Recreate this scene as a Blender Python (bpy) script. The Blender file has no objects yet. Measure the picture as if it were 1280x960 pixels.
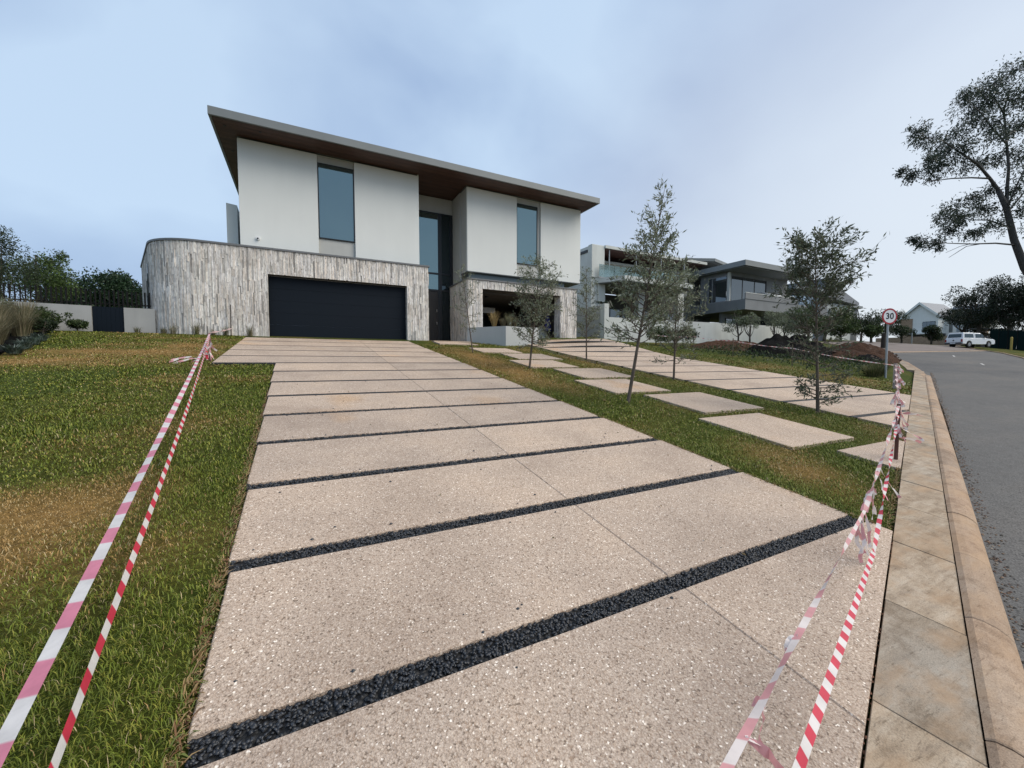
import bpy, math, random
import numpy as np
from mathutils import Vector, Matrix
R = math.radians
rng = np.random.default_rng(7)
random.seed(7)
sc = bpy.context.scene
col = sc.collection

# ------------------------------------------------------------------ camera
cam_d = bpy.data.cameras.new('camera'); cam = bpy.data.objects.new('camera', cam_d); col.objects.link(cam)
cam_d.sensor_width = 36; cam_d.lens = 14.232; cam_d.clip_start = .05; cam_d.clip_end = 3000
cam.rotation_euler = (R(90-2.8825), 0, R(-27.35)); cam.location = (0, 0, 0)
sc.camera = cam
# ------------------------------------------------------------------ sky, sun, exposure
SUN_EL, SUN_AZ = R(46), R(128)            # azimuth clockwise from +Y: in front right, behind the camera
w = bpy.data.worlds.new('World'); sc.world = w; w.use_nodes = True
nt = w.node_tree; nt.nodes.clear()
def N(t, **k):
    n = nt.nodes.new(t)
    for a, b in k.items(): setattr(n, a, b)
    return n
out = N('ShaderNodeOutputWorld'); sky = N('ShaderNodeTexSky', sky_type='NISHITA', sun_disc=False)
sky.sun_elevation = SUN_EL; sky.sun_rotation = SUN_AZ; sky.air_density = 1.2; sky.dust_density = 2
b1 = N('ShaderNodeBackground'); b1.inputs[1].default_value = .10
nt.links.new(sky.outputs[0], b1.inputs[0])
tc = N('ShaderNodeTexCoord'); sep = N('ShaderNodeSeparateXYZ'); nt.links.new(tc.outputs['Generated'], sep.inputs[0])
mp = N('ShaderNodeMapping'); mp.inputs['Scale'].default_value = (1, 1, 1.35); nt.links.new(tc.outputs['Generated'], mp.inputs[0])
no = N('ShaderNodeTexNoise'); no.inputs['Scale'].default_value = 2.0; no.inputs['Detail'].default_value = 5; no.inputs['Roughness'].default_value = .44
no.inputs['Distortion'].default_value = .25
nt.links.new(mp.outputs[0], no.inputs['Vector'])
rp = N('ShaderNodeValToRGB'); e = rp.color_ramp.elements
e[0].position = .34; e[0].color = (.20, .283, .445, 1); e[1].position = .64; e[1].color = (.385, .49, .62, 1)
nt.links.new(no.outputs[0], rp.inputs[0])
# pale, thinner cloud towards the low sun side of the horizon
dot = N('ShaderNodeVectorMath', operation='DOT_PRODUCT'); dot.inputs[1].default_value = (.97, .10, -.22)
nt.links.new(tc.outputs['Generated'], dot.inputs[0])
mr = N('ShaderNodeMapRange'); mr.inputs[1].default_value = .30; mr.inputs[2].default_value = 1.0; mr.interpolation_type = 'SMOOTHSTEP'
nt.links.new(dot.outputs['Value'], mr.inputs[0])
mx = N('ShaderNodeMix', data_type='RGBA'); mx.inputs[7].default_value = (.50, .54, .59, 1)
nt.links.new(mr.outputs[0], mx.inputs[0]); nt.links.new(rp.outputs[0], mx.inputs[6])
b2 = N('ShaderNodeBackground'); b2.inputs[1].default_value = 1.0; nt.links.new(mx.outputs[2], b2.inputs[0])
ms = N('ShaderNodeMixShader'); ms.inputs[0].default_value = .88
nt.links.new(b1.outputs[0], ms.inputs[1]); nt.links.new(b2.outputs[0], ms.inputs[2]); nt.links.new(ms.outputs[0], out.inputs[0])
sd = bpy.data.lights.new('sun', 'SUN'); sd.energy = 2.1; sd.angle = R(50); sd.color = (1, .91, .78)
so = bpy.data.objects.new('sun', sd); col.objects.link(so)
dv = Vector((math.sin(SUN_AZ)*math.cos(SUN_EL), math.cos(SUN_AZ)*math.cos(SUN_EL), math.sin(SUN_EL)))
so.rotation_euler = dv.to_track_quat('Z', 'Y').to_euler(); so.location = (20, -20, 40)
sc.view_settings.view_transform = 'Standard'; sc.view_settings.look = 'None'; sc.view_settings.exposure = .64; sc.view_settings.gamma = 1

# ------------------------------------------------------------------ helpers
def sst(t):
    t = min(1., max(0., t)); return t*t*(3-2*t)
def H(x, y):                                   # the terrain: a slope of 1 in 7 up to the houses, then nearly level
    y0 = 18.2+3.8*sst((x-14)/4)
    z = .147*min(y, y0)-1.615
    if y > y0: z += (.06+.05*sst((x-60)/30))*(y-y0) if x > 14 else .01*(y-y0)
    z += .36*sst((x-8)/5)*sst((y-12.5)/5.5)*(1-sst((x-15)/3))
    d = .459*x+.888*y
    z += .9*sst((d-25)/30)*sst((x-20)/15)
    if y < -3: z += .1*(-3-y)
    return z
def at(u, v, d):                               # a point seen at (u, v) of the 1280 px photograph, d metres ahead
    a, b = (u-640)/506.04, (480-v)/506.04
    return Vector((d*(.45885+.88821*a+.0231*b), d*(.88709-.45943*a+.04467*b), d*(-.05029+.99873*b)))
def ground_at(u, d):
    p = at(u, 450, d); return Vector((p.x, p.y, H(p.x, p.y)))

def link_mesh(name, me, mat, parent=None, loc=None):
    o = bpy.data.objects.new(name, me); col.objects.link(o)
    if mat is not None and not me.materials: me.materials.append(getattr(mat, "m", mat))
    if parent is not None: o.parent = parent
    if loc is not None: o.location = loc
    return o
def np_mesh(name, V, F, C=None, smooth=False, UV=None):
    """V (n,3); F list of index arrays (m,k); C per-vertex rgb; UV per-vertex"""
    me = bpy.data.meshes.new(name); V = np.asarray(V, np.float32)
    F = [np.asarray(f, np.int32) for f in F if len(f)]
    loops = np.concatenate([f.ravel() for f in F]); tot = np.concatenate([np.full(len(f), f.shape[1], np.int32) for f in F])
    st = np.concatenate([[0], np.cumsum(tot)[:-1]]).astype(np.int32)
    me.vertices.add(len(V)); me.vertices.foreach_set('co', V.ravel())
    me.loops.add(len(loops)); me.loops.foreach_set('vertex_index', loops)
    me.polygons.add(len(tot)); me.polygons.foreach_set('loop_start', st)
    if smooth: me.polygons.foreach_set('use_smooth', np.ones(len(tot), bool))
    me.update(calc_edges=True)
    if C is not None:
        a = me.color_attributes.new('Col', 'FLOAT_COLOR', 'POINT')
        c4 = np.ones((len(V), 4), np.float32); c4[:, :3] = C; a.data.foreach_set('color', c4.ravel())
    if UV is not None:
        u = me.uv_layers.new(name='UVMap'); u.data.foreach_set('uv', np.asarray(UV, np.float32)[loops].ravel())
    return me

class MB:
    def __init__(s): s.v = []; s.f = []; s.c = []; s.uv = []
    def add(s, vs, fs, c=(1, 1, 1), uv=None):
        k = len(s.v); s.v += [tuple(p) for p in vs]; s.f += [tuple(i+k for i in f) for f in fs]; s.c += [tuple(c)]*len(vs)
        s.uv += list(uv) if uv else [(0, 0)]*len(vs); return s
    def box(s, x0, x1, y0, y1, z0, z1, c=(1, 1, 1), b=0):
        if b:
            return s.bev(x0, x1, y0, y1, z0, z1, b, c)
        return s.add([(x0,y0,z0),(x1,y0,z0),(x1,y1,z0),(x0,y1,z0),(x0,y0,z1),(x1,y0,z1),(x1,y1,z1),(x0,y1,z1)],
                     [(0,3,2,1),(4,5,6,7),(0,1,5,4),(1,2,6,5),(2,3,7,6),(3,0,4,7)], c)
    def bev(s, x0, x1, y0, y1, z0, z1, b, c=(1, 1, 1)):   # box with chamfered upper and vertical edges
        def ring(i, z): return [(x0+i,y0+b,z),(x0+b,y0+i,z),(x1-b,y0+i,z),(x1-i,y0+b,z),(x1-i,y1-b,z),(x1-b,y1-i,z),(x0+b,y1-i,z),(x0+i,y1-b,z)]
        v = ring(0, z0)+ring(0, z1-b)+ring(b*.99, z1)
        f = [tuple(range(7,-1,-1)), tuple(range(16,24))]
        for r in (0, 8):
            for i in range(8): j = (i+1) % 8; f.append((r+i, r+j, r+8+j, r+8+i))
        return s.add(v, f, c)
    def prism(s, pl, z0, z1, c=(1, 1, 1)):               # plan polygon (counter-clockwise); z may be callables
        n = len(pl); g = lambda z, p: z(*p) if callable(z) else z
        v = [(p[0],p[1],g(z0,p)) for p in pl]+[(p[0],p[1],g(z1,p)) for p in pl]
        return s.add(v, [tuple(range(n-1,-1,-1)), tuple(range(n,2*n))]+[(i,(i+1)%n,n+(i+1)%n,n+i) for i in range(n)], c)
    def hexa(s, v, c=(1, 1, 1)):                          # eight corners, bottom four then top four
        return s.add(v, [(0,3,2,1),(4,5,6,7),(0,1,5,4),(1,2,6,5),(2,3,7,6),(3,0,4,7)], c)
    def side(s, pr, y0, y1, c=(1, 1, 1)):                 # profile in x, z extruded along y
        n = len(pr); v = [(x,y0,z) for x,z in pr]+[(x,y1,z) for x,z in pr]
        return s.add(v, [tuple(range(n)), tuple(range(2*n-1,n-1,-1))]+[(i,n+i,n+(i+1)%n,(i+1)%n) for i in range(n)], c)
    def tube(s, pts, rad, n=8, c=(1, 1, 1), cap=True):
        pts = [Vector(p) for p in pts]; k0 = len(s.v); vs = []; fs = []
        if not hasattr(rad, '__len__'): rad = [rad]*len(pts)
        up = None
        for i, p in enumerate(pts):
            d = (pts[min(i+1,len(pts)-1)]-pts[max(i-1,0)]).normalized()
            if up is None: up = d.orthogonal().normalized()
            a = (up-d*up.dot(d)); a = a.normalized() if a.length > 1e-6 else d.orthogonal().normalized(); up = a; b = d.cross(a)
            for q in range(n):
                t = 2*math.pi*q/n; vs.append(p+(a*math.cos(t)+b*math.sin(t))*rad[i])
        for i in range(len(pts)-1):
            for q in range(n): fs.append((i*n+q, i*n+(q+1)%n, (i+1)*n+(q+1)%n, (i+1)*n+q))
        if cap: fs += [tuple(range(n-1,-1,-1)), tuple(range((len(pts)-1)*n, len(pts)*n))]
        return s.add(vs, fs, c)
    def mesh(s, name, smooth=False):
        me = bpy.data.meshes.new(name); me.from_pydata(s.v, [], s.f)
        a = me.color_attributes.new('Col', 'FLOAT_COLOR', 'POINT')
        c4 = np.ones((len(s.v), 4), np.float32); c4[:, :3] = s.c; a.data.foreach_set('color', c4.ravel())
        li = np.zeros(len(me.loops), np.int32); me.loops.foreach_get('vertex_index', li)
        me.uv_layers.new(name='UVMap').data.foreach_set('uv', np.asarray(s.uv, np.float32)[li].ravel())
        if smooth: me.polygons.foreach_set('use_smooth', np.ones(len(me.polygons), bool))
        return me
    def build(s, name, mat, parent=None, smooth=False): return link_mesh(name, s.mesh(name, smooth), mat, parent)
def tag(o, label, cat, group=None):
    o['label'] = label; o['category'] = cat
    if group: o['group'] = group
    return o
def structure(o): o['kind'] = 'structure'; return o
def stuff(o): o['kind'] = 'stuff'; return o
def empty(name, loc=(0, 0, 0), rz=0):
    o = bpy.data.objects.new(name, None); col.objects.link(o); o.location = loc; o.rotation_euler = (0, 0, rz); o.empty_display_size = .2
    return o
def thing(name, label, cat, loc=(0, 0, 0), rz=0, group=None): return tag(empty(name, loc, rz), label, cat, group)

# ------------------------------------------------------------------ materials
class Mat:
    def __init__(s, name, base=(.5,.5,.5), rough=.8, metal=0, spec=.5):
        s.m = bpy.data.materials.new(name); s.m.use_nodes = True; s.t = s.m.node_tree; s.p = s.t.nodes['Principled BSDF']
        s.set('Base Color', (*base, 1)); s.set('Roughness', rough); s.set('Metallic', metal); s.set('Specular IOR Level', spec)
    def set(s, k, v): s.p.inputs[k].default_value = v
    def n(s, t, **k):
        x = s.t.nodes.new(t)
        for a, b in k.items(): setattr(x, a, b)
        return x
    def l(s, a, b): s.t.links.new(a, b)
    def pos(s, scale=(1, 1, 1), rot=(0, 0, 0)):
        g = s.n('ShaderNodeNewGeometry'); m = s.n('ShaderNodeMapping'); m.inputs['Scale'].default_value = scale; m.inputs['Rotation'].default_value = rot
        s.l(g.outputs['Position'], m.inputs[0]); return m.outputs[0]
    def noise(s, scale, vec=None, detail=4, rough=.55, dist=0):
        x = s.n('ShaderNodeTexNoise'); x.inputs['Scale'].default_value = scale; x.inputs['Detail'].default_value = detail
        x.inputs['Roughness'].default_value = rough; x.inputs['Distortion'].default_value = dist
        s.l(vec if vec is not None else s.pos(), x.inputs['Vector']); return x.outputs[0]
    def ramp(s, fac, stops, const=False):
        r = s.n('ShaderNodeValToRGB'); el = r.color_ramp.elements
        if const: r.color_ramp.interpolation = 'CONSTANT'
        while len(el) < len(stops): el.new(.5)
        for e_, (p, c) in zip(el, stops): e_.position = p; e_.color = (*c, 1) if len(c) == 3 else c
        s.l(fac, r.inputs[0]); return r.outputs[0]
    def mix(s, fac, a, b, mode='MIX'):
        m = s.n('ShaderNodeMix', data_type='RGBA', blend_type=mode)
        for i, x in ((0, fac), (6, a), (7, b)):
            if hasattr(x, 'links'): s.l(x, m.inputs[i])
            elif i == 0: m.inputs[0].default_value = x
            else: m.inputs[i].default_value = (*x, 1)
        return m.outputs[2]
    def col(s): return s.n('ShaderNodeAttribute', attribute_name='Col').outputs['Color']
    def objrand(s): return s.n('ShaderNodeObjectInfo').outputs['Random']
    def base(s, c): s.l(c, s.p.inputs['Base Color']); return s
    def bump(s, h, strength=.3, dist=.01):
        b = s.n('ShaderNodeBump'); b.inputs['Strength'].default_value = strength; b.inputs['Distance'].default_value = dist
        s.l(h, b.inputs['Height']); s.l(b.outputs[0], s.p.inputs['Normal']); return s
    def voro(s, scale, feature='F1', vec=None, rnd=1):
        x = s.n('ShaderNodeTexVoronoi', feature=feature); x.inputs['Scale'].default_value = scale
        if 'Randomness' in x.inputs: x.inputs['Randomness'].default_value = rnd
        s.l(vec if vec is not None else s.pos(), x.inputs['Vector']); return x
G3 = lambda v: (v, v, v)
def plaster(name, c, var=.08):
    m = Mat(name, c, .85, 0, .25)
    f = m.noise(.9, detail=6); st = m.noise(1.0, m.pos((2.2, 2.2, .25)), 5)
    a = m.mix(m.ramp(f, [(.3, G3(1-var)), (.7, G3(1.0))]), c, c, 'MULTIPLY')
    a = m.mix(1.0, c, m.ramp(f, [(.3, G3(1-var)), (.7, G3(1.0))]), 'MULTIPLY')
    a = m.mix(.6, a, m.ramp(st, [(.35, G3(1-var)), (.6, G3(1.0))]), 'MULTIPLY')
    return m.base(a).bump(m.noise(140, detail=3), .15, .003)
mPlaster = plaster('white_plaster', (.735, .75, .72), .03)
mPanel = plaster('grey_plaster', (.50, .50, .47))
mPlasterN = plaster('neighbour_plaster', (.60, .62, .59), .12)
mGreyN = plaster('neighbour_grey_plaster', (.22, .23, .235), .12)
mGardenWall = plaster('garden_wall_plaster', (.40, .40, .385), .16)
mPlanter = plaster('planter_plaster', (.47, .485, .475), .08)
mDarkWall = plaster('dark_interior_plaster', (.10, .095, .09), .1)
mStone = Mat('stone_strips', rough=.85, spec=.3)
_s = mStone.noise(9, mStone.pos((3, 3, .8)), 5); _c = mStone.mix(1., mStone.col(), mStone.ramp(_s, [(.3, (.62, .60, .58)), (.62, (1.05, 1.04, 1.02))]), 'MULTIPLY')
_d = mStone.noise(1.3, detail=3)
_c = mStone.mix(1., _c, mStone.ramp(_d, [(.35, (.86, .84, .82)), (.6, (1, 1, 1))]), 'MULTIPLY')
mStone.base(_c).bump(mStone.noise(60, mStone.pos((1, 1, .3)), 4), .6, .008)
mBacking = Mat('stone_backing', (.07, .065, .06), .95)
mCoping = Mat('coping_metal', (.14, .145, .15), .5)
mFascia = Mat('fascia_metal', (.30, .315, .32), .45, .1)
mFascia.base(mFascia.ramp(mFascia.noise(.8, detail=3), [(.3, (.165, .18, .18)), (.7, (.195, .21, .21))]))
mSoffitGrey = Mat('soffit_paint', (.17, .19, .20), .7)
mTimber = Mat('soffit_timber', rough=.5, spec=.35)
_g = mTimber.noise(3, mTimber.pos((.6, 14, 14)), 5); _t = mTimber.ramp(_g, [(.3, (.050, .027, .020)), (.55, (.088, .046, .034)), (.75, (.13, .07, .05))])
mTimber.base(mTimber.mix(1., _t, mTimber.ramp(mTimber.objrand(), [(0, G3(.65)), (1, G3(1.15))]), 'MULTIPLY'))
mDoor = Mat('black_garage_paint', (.006, .010, .016), .55, 0, .15)
mDoor.bump(mDoor.noise(60, mDoor.pos((1, 1, .1))), .15, .002)
mFrame = Mat('black_frame', (.012, .013, .015), .4)
mFrameGrey = Mat('grey_frame', (.25, .26, .27), .4)
mFrontDoor = Mat('front_door_timber', (.02, .016, .014), .5)
mFrontDoor.base(mFrontDoor.ramp(mFrontDoor.noise(4, mFrontDoor.pos((8, 8, .4))), [(.3, (.012, .010, .009)), (.7, (.032, .025, .021))]))
mSteel = Mat('brushed_steel', (.6, .6, .6), .3, 1)
def glass(name, c, metal=.8, base=.03):
    m = Mat(name, c, base, metal); m.bump(m.noise(.7, detail=2), .02, .05); return m
mGlass = glass('coated_glass', (.19, .262, .265))
mGlassDark = glass('dark_glass', (.05, .068, .075), .7)
mBand = glass('band_glass', (.10, .12, .123), .5, .3)
mGlassN = glass('neighbour_glass', (.13, .15, .165), .75)
mGlassBlue = glass('blue_glass', (.30, .40, .50), .75, .08)
mBal = Mat('balustrade_glass', (.25, .36, .37), .05, .35); mBal.set('Alpha', .55)
# exposed aggregate
def aggregate(name, t):
    m = Mat(name, rough=.82, spec=.3)
    v = m.voro(125); cr = m.n('ShaderNodeSeparateColor'); m.l(v.outputs['Color'], cr.inputs[0])
    pal = m.ramp(cr.outputs[0], [(0, (.13*t, .095*t, .07*t)), (.13, (.25*t, .18*t, .13*t)), (.30, (.36*t, .28*t, .215*t)), (.55, (.33*t, .265*t, .215*t)), (.72, (.42*t, .345*t, .275*t)), (.88, (.53*t, .45*t, .365*t)), (.95, (.80*t, .73*t, .64*t))], True)
    v2 = m.voro(230); cr2 = m.n('ShaderNodeSeparateColor'); m.l(v2.outputs['Color'], cr2.inputs[0])
    fine = m.ramp(cr2.outputs[1], [(0, (.25*t, .19*t, .145*t)), (.4, (.35*t, .278*t, .22*t)), (.9, (.47*t, .388*t, .315*t))])
    big = m.ramp(m.noise(55, detail=2), [(.44, (.1, .1, .1)), (.60, (.9, .9, .9))])
    c = m.mix(big, fine, pal)
    edge = m.ramp(v.outputs['Distance'], [(.0, (1.05, 1.05, 1.05)), (.55, (.98, .98, .98)), (.9, (.70, .68, .66))])
    c = m.mix(1., c, edge, 'MULTIPLY')
    mott = m.ramp(m.noise(.9, detail=5, rough=.6), [(.28, (.78, .76, .75)), (.5, (.98, .97, .96)), (.72, (1.10, 1.07, 1.03))])
    c = m.mix(1., c, mott, 'MULTIPLY')
    rust = m.ramp(m.noise(.55, m.pos((1, 1, 1), (0, 0, .6)), 3), [(.60, (1, 1, 1)), (.74, (1.06, .93, .76))])
    c = m.mix(1., c, rust, 'MULTIPLY')
    c = m.mix(1., c, m.ramp(m.objrand(), [(0, (.90, .90, .91)), (1, (1.06, 1.04, 1.02))]), 'MULTIPLY')
    return m.base(c).bump(m.mix(.5, v.outputs['Distance'], v2.outputs['Distance']), .5, .006)
mAgg = aggregate('exposed_aggregate', 1.29)
mPebble = Mat('black_pebble', rough=.42, spec=.5)
mPebble.base(mPebble.mix(1., mPebble.col(), mPebble.ramp(mPebble.noise(90), [(.3, G3(.7)), (.7, G3(1.3))]), 'MULTIPLY')).bump(mPebble.noise(200), .3, .003)
mPebbleBed = Mat('black_gravel', rough=.7)
_v = mPebbleBed.voro(42); mPebbleBed.base(mPebbleBed.ramp(_v.outputs['Distance'], [(0, (.022, .024, .028)), (.5, (.012, .013, .015)), (1, (.003, .003, .003))])).bump(_v.outputs['Distance'], 1., -.02)
def slabmat(name, cols, sc_=1.):
    m = Mat(name, rough=.85, spec=.25)
    s1 = m.noise(2.2*sc_, m.pos((1.2, 6.5, 4), (0, 0, .62)), 6, .65, .4); c = m.ramp(s1, [(.22, cols[0]), (.45, cols[1]), (.62, cols[2]), (.8, cols[3])])
    s2 = m.noise(1.1, detail=5); c = m.mix(m.ramp(s2, [(.45, (0, 0, 0)), (.72, (.6, .6, .6))]), c, cols[4])
    c = m.mix(1., c, m.ramp(m.noise(170, detail=3), [(.32, G3(.72)), (.5, G3(1.)), (.7, G3(1.2))]), 'MULTIPLY')
    c = m.mix(1., c, m.ramp(m.noise(7, detail=6, rough=.7), [(.34, (.70, .66, .62)), (.52, (1, 1, 1))]), 'MULTIPLY')
    c = m.mix(1., c, m.ramp(m.noise(24, m.pos((.6, 4, 3), (0, 0, .62)), 4), [(.30, (.66, .64, .62)), (.42, (1, 1, 1))]), 'MULTIPLY')
    c = m.mix(1., c, m.ramp(m.objrand(), [(0, (.78, .76, .74)), (.5, (.98, .95, .91)), (1, (1.10, 1.04, .98))]), 'MULTIPLY')
    c = m.mix(m.ramp(m.noise(1.9, m.pos((1, 2.2, 1), (0, 0, .62)), 5, .6), [(.47, (0, 0, 0)), (.68, (.68, .68, .68))]), c, (.37, .245, .145))
    return m.base(c).bump(m.noise(90, detail=4), .3, .004)
mPaver = slabmat('paving_slab', [(.20, .155, .115), (.31, .25, .185), (.385, .325, .255), (.43, .395, .34), (.42, .395, .35)])
mKerb = slabmat('kerb_concrete', [(.25, .18, .13), (.34, .25, .18), (.37, .285, .215), (.40, .32, .25), (.37, .31, .25)], .5)
mAsphalt = Mat('asphalt', rough=.85, spec=.3)
_v = mAsphalt.voro(75); _a = mAsphalt.ramp(_v.outputs['Distance'], [(0, G3(.17)), (.35, (.118, .114, .109)), (.7, (.077, .075, .073)), (1, G3(.03))])
_a = mAsphalt.mix(1., _a, mAsphalt.ramp(mAsphalt.noise(.35, mAsphalt.pos((.45, 1.4, 1), (0, 0, -.31)), 5, .6), [(.3, (.78, .78, .79)), (.52, (1, .99, .97)), (.74, (1.24, 1.15, 1.06))]), 'MULTIPLY')
_a = mAsphalt.mix(1., _a, mAsphalt.ramp(mAsphalt.noise(6, detail=5), [(.3, G3(.88)), (.7, G3(1.1))]), 'MULTIPLY')
mAsphalt.base(_a).bump(_v.outputs['Distance'], .35, .008)
mBrickRoad = Mat('brick_paving', (.16, .125, .105), .85)
mBrickRoad.base(mBrickRoad.ramp(mBrickRoad.noise(.5, detail=6, rough=.7), [(.3, (.115, .09, .078)), (.7, (.185, .15, .13))]))
mLine = Mat('road_paint', (.42, .41, .39), .8)
mSoilBase = Mat('lawn_soil', rough=.95, spec=.1)
_c = mSoilBase.mix(1., mSoilBase.col(), mSoilBase.ramp(mSoilBase.noise(14, detail=6, rough=.75), [(.3, G3(.5)), (.7, G3(1.35))]), 'MULTIPLY')
mSoilBase.base(_c).bump(mSoilBase.noise(40, detail=5), .9, .03)
mGrass = Mat('grass_blades', rough=.55, spec=.25); mGrass.base(mGrass.col())
def leafmat(name, transl=.34, rough=.5, spec=.3):
    m = Mat(name, rough=rough, spec=spec); m.base(m.col())
    t = m.n('ShaderNodeBsdfTranslucent'); m.l(m.col(), t.inputs[0]); x = m.n('ShaderNodeMixShader'); x.inputs[0].default_value = transl
    m.l(m.p.outputs[0], x.inputs[1]); m.l(t.outputs[0], x.inputs[2]); m.l(x.outputs[0], m.t.nodes['Material Output'].inputs[0]); return m
mLeaf = leafmat('leaves'); mDry = leafmat('dry_stalks', .2, .7, .1)
mBark = Mat('bark', rough=.9, spec=.15)
mBark.base(mBark.mix(1., mBark.col(), mBark.ramp(mBark.noise(18, mBark.pos((1, 1, .25)), 5), [(.3, G3(.6)), (.7, G3(1.25))]), 'MULTIPLY')).bump(mBark.noise(30, mBark.pos((1, 1, .2)), 4), .6, .01)
mSoil = Mat('red_soil', rough=.95, spec=.1)
mSoil.base(mSoil.ramp(mSoil.noise(3.5, detail=8, rough=.75), [(.3, (.038, .020, .013)), (.55, (.085, .044, .027)), (.8, (.145, .085, .055))])).bump(mSoil.noise(9, detail=8, rough=.8), 1., .12)
mCompost = Mat('black_compost', rough=.95, spec=.05)
mCompost.base(mCompost.ramp(mCompost.noise(5, detail=8, rough=.75), [(.35, (.004, .004, .004)), (.7, (.016, .015, .014))])).bump(mCompost.noise(7, detail=8, rough=.8), 1., .12)
def tapemat(name, red, white, soft=.1):
    m = Mat(name, rough=.4, spec=.4); uv = m.n('ShaderNodeUVMap').outputs[0]; s = m.n('ShaderNodeSeparateXYZ'); m.l(uv, s.inputs[0])
    a = m.n('ShaderNodeMath', operation='MULTIPLY_ADD'); m.l(s.outputs[1], a.inputs[0]); a.inputs[1].default_value = .08; m.l(s.outputs[0], a.inputs[2])
    f = m.n('ShaderNodeMath', operation='FRACT'); m.l(a.outputs[0], f.inputs[0])
    c = m.ramp(f.outputs[0], [(0, white), (.47, white), (.5, red), (.97, red), (1, white)])
    c = m.mix(1., c, m.ramp(m.noise(12, detail=4), [(.3, G3(.8)), (.65, G3(1.0))]), 'MULTIPLY')
    m.base(c); t = m.n('ShaderNodeBsdfTranslucent'); m.l(c, t.inputs[0]); x = m.n('ShaderNodeMixShader'); x.inputs[0].default_value = .3
    m.l(m.p.outputs[0], x.inputs[1]); m.l(t.outputs[0], x.inputs[2]); m.l(x.outputs[0], m.t.nodes['Material Output'].inputs[0]); return m
mTapeRed = tapemat('red_white_tape', (.66, .05, .09), (.80, .76, .74)); mTapePink = tapemat('faded_pink_tape', (.80, .27, .37), (.84, .80, .78))
mTapeWorn = tapemat('worn_tape', (.72, .36, .37), (.82, .75, .72))
mWood = Mat('weathered_wood', rough=.9, spec=.1); mWood.base(mWood.mix(1., mWood.col(), mWood.ramp(mWood.noise(10, mWood.pos((3, 3, .4)), 5), [(.3, G3(.65)), (.7, G3(1.2))]), 'MULTIPLY'))
mGalv = Mat('galvanised_steel', (.36, .38, .39), .45, .7)
mSignRed = Mat('sign_red', (.36, .012, .02), .45); mSignWhite = Mat('sign_white', (.80, .80, .80), .5); mSignBlack = Mat('sign_black', (.01, .01, .012), .5)
mCarWhite = Mat('car_paint_white', (.72, .73, .74), .25, 0, .5); mCarWhite.set('Coat Weight', .5)
mTyre = Mat('tyre_rubber', (.012, .012, .012), .85); mRim = Mat('wheel_rim', (.28, .28, .29), .35, .8)
mLamp = Mat('tail_lamp', (.25, .01, .01), .2); mPlastic = Mat('grey_plastic', (.05, .05, .055), .6)
mFence = Mat('fence_slat_paint', (.010, .010, .010), .7, 0, .1)
mShade = Mat('green_shade_cloth', (.006, .016, .016), .95, 0, .05); mYellow = Mat('yellow_paint', (.40, .29, .07), .7)
mRoofTile = Mat('grey_roof_sheet', (.17, .185, .205), .6); mRoofTile.base(mRoofTile.ramp(mRoofTile.noise(2, mRoofTile.pos((1, 6, 1))), [(.3, (.14, .155, .175)), (.7, (.21, .225, .25))]))
mBrick = Mat('face_brick', (.30, .21, .14), .9); mBrick.base(mBrick.ramp(mBrick.noise(3, detail=6), [(.3, (.23, .155, .10)), (.7, (.36, .26, .18))]))
mRedWood = Mat('red_soffit', (.07, .028, .024), .6)
mBlueCloth = Mat('blue_cloth', (.012, .016, .10), .8)
mWhiteBoard = Mat('white_board', (.75, .76, .76), .6)
mBowl = Mat('stone_rubble', rough=.9); mBowl.base(mBowl.col())

# ------------------------------------------------------------------ terrain
LEFT_EDGE = lambda y: -.364-.019*y
RIGHT_EDGE = lambda y: 4.31-.019*y
PAV = lambda x: .10+.318*x              # lawn side of the pavement
KLEFT = [(-14, -4.95), (-6, -2.39), (0, -.47), (6, 1.45), (13.55, 3.8), (20.15, 6.0), (28.3, 8.9), (35, 11.6), (41, 14.6), (45.6, 17.6), (47.5, 19.6), (46.5, 22), (43, 24.5), (37, 27)]
KRIGHT = [(-14, -12.1), (0, -7.6), (20, -1.2), (40, 5.2), (61.5, 12.1), (67.3, 14.7), (70.6, 17.5), (76, 20.2), (85.5, 23.6), (105, 29)]
def seg_d(p, a, b):
    ax, ay = a; bx, by = b; dx, dy = bx-ax, by-ay; t = max(0, min(1, ((p[0]-ax)*dx+(p[1]-ay)*dy)/(dx*dx+dy*dy)))
    return math.hypot(p[0]-ax-t*dx, p[1]-ay-t*dy)
ROADPOLY = KLEFT[:-2]+[(60, 28), (107, 42)]+KRIGHT[::-1]
def inside(p, poly):
    r = False; n = len(poly)
    for i in range(n):
        a, b = poly[i], poly[(i+1) % n]
        if (a[1] > p[1]) != (b[1] > p[1]) and p[0] < (b[0]-a[0])*(p[1]-a[1])/(b[1]-a[1])+a[0]: r = not r
    return r
_vn = {}
def vnoise(x, y, s, seed=0):
    x, y = x/s, y/s; xi, yi = math.floor(x), math.floor(y); fx, fy = sst(x-xi), sst(y-yi)
    def g(i, j):
        k = (i, j, seed)
        if k not in _vn: _vn[k] = random.Random(i*7349+j*9151+seed*31337).random()
        return _vn[k]
    return (g(xi,yi)*(1-fx)+g(xi+1,yi)*fx)*(1-fy)+(g(xi,yi+1)*(1-fx)+g(xi+1,yi+1)*fx)*fy
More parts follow.
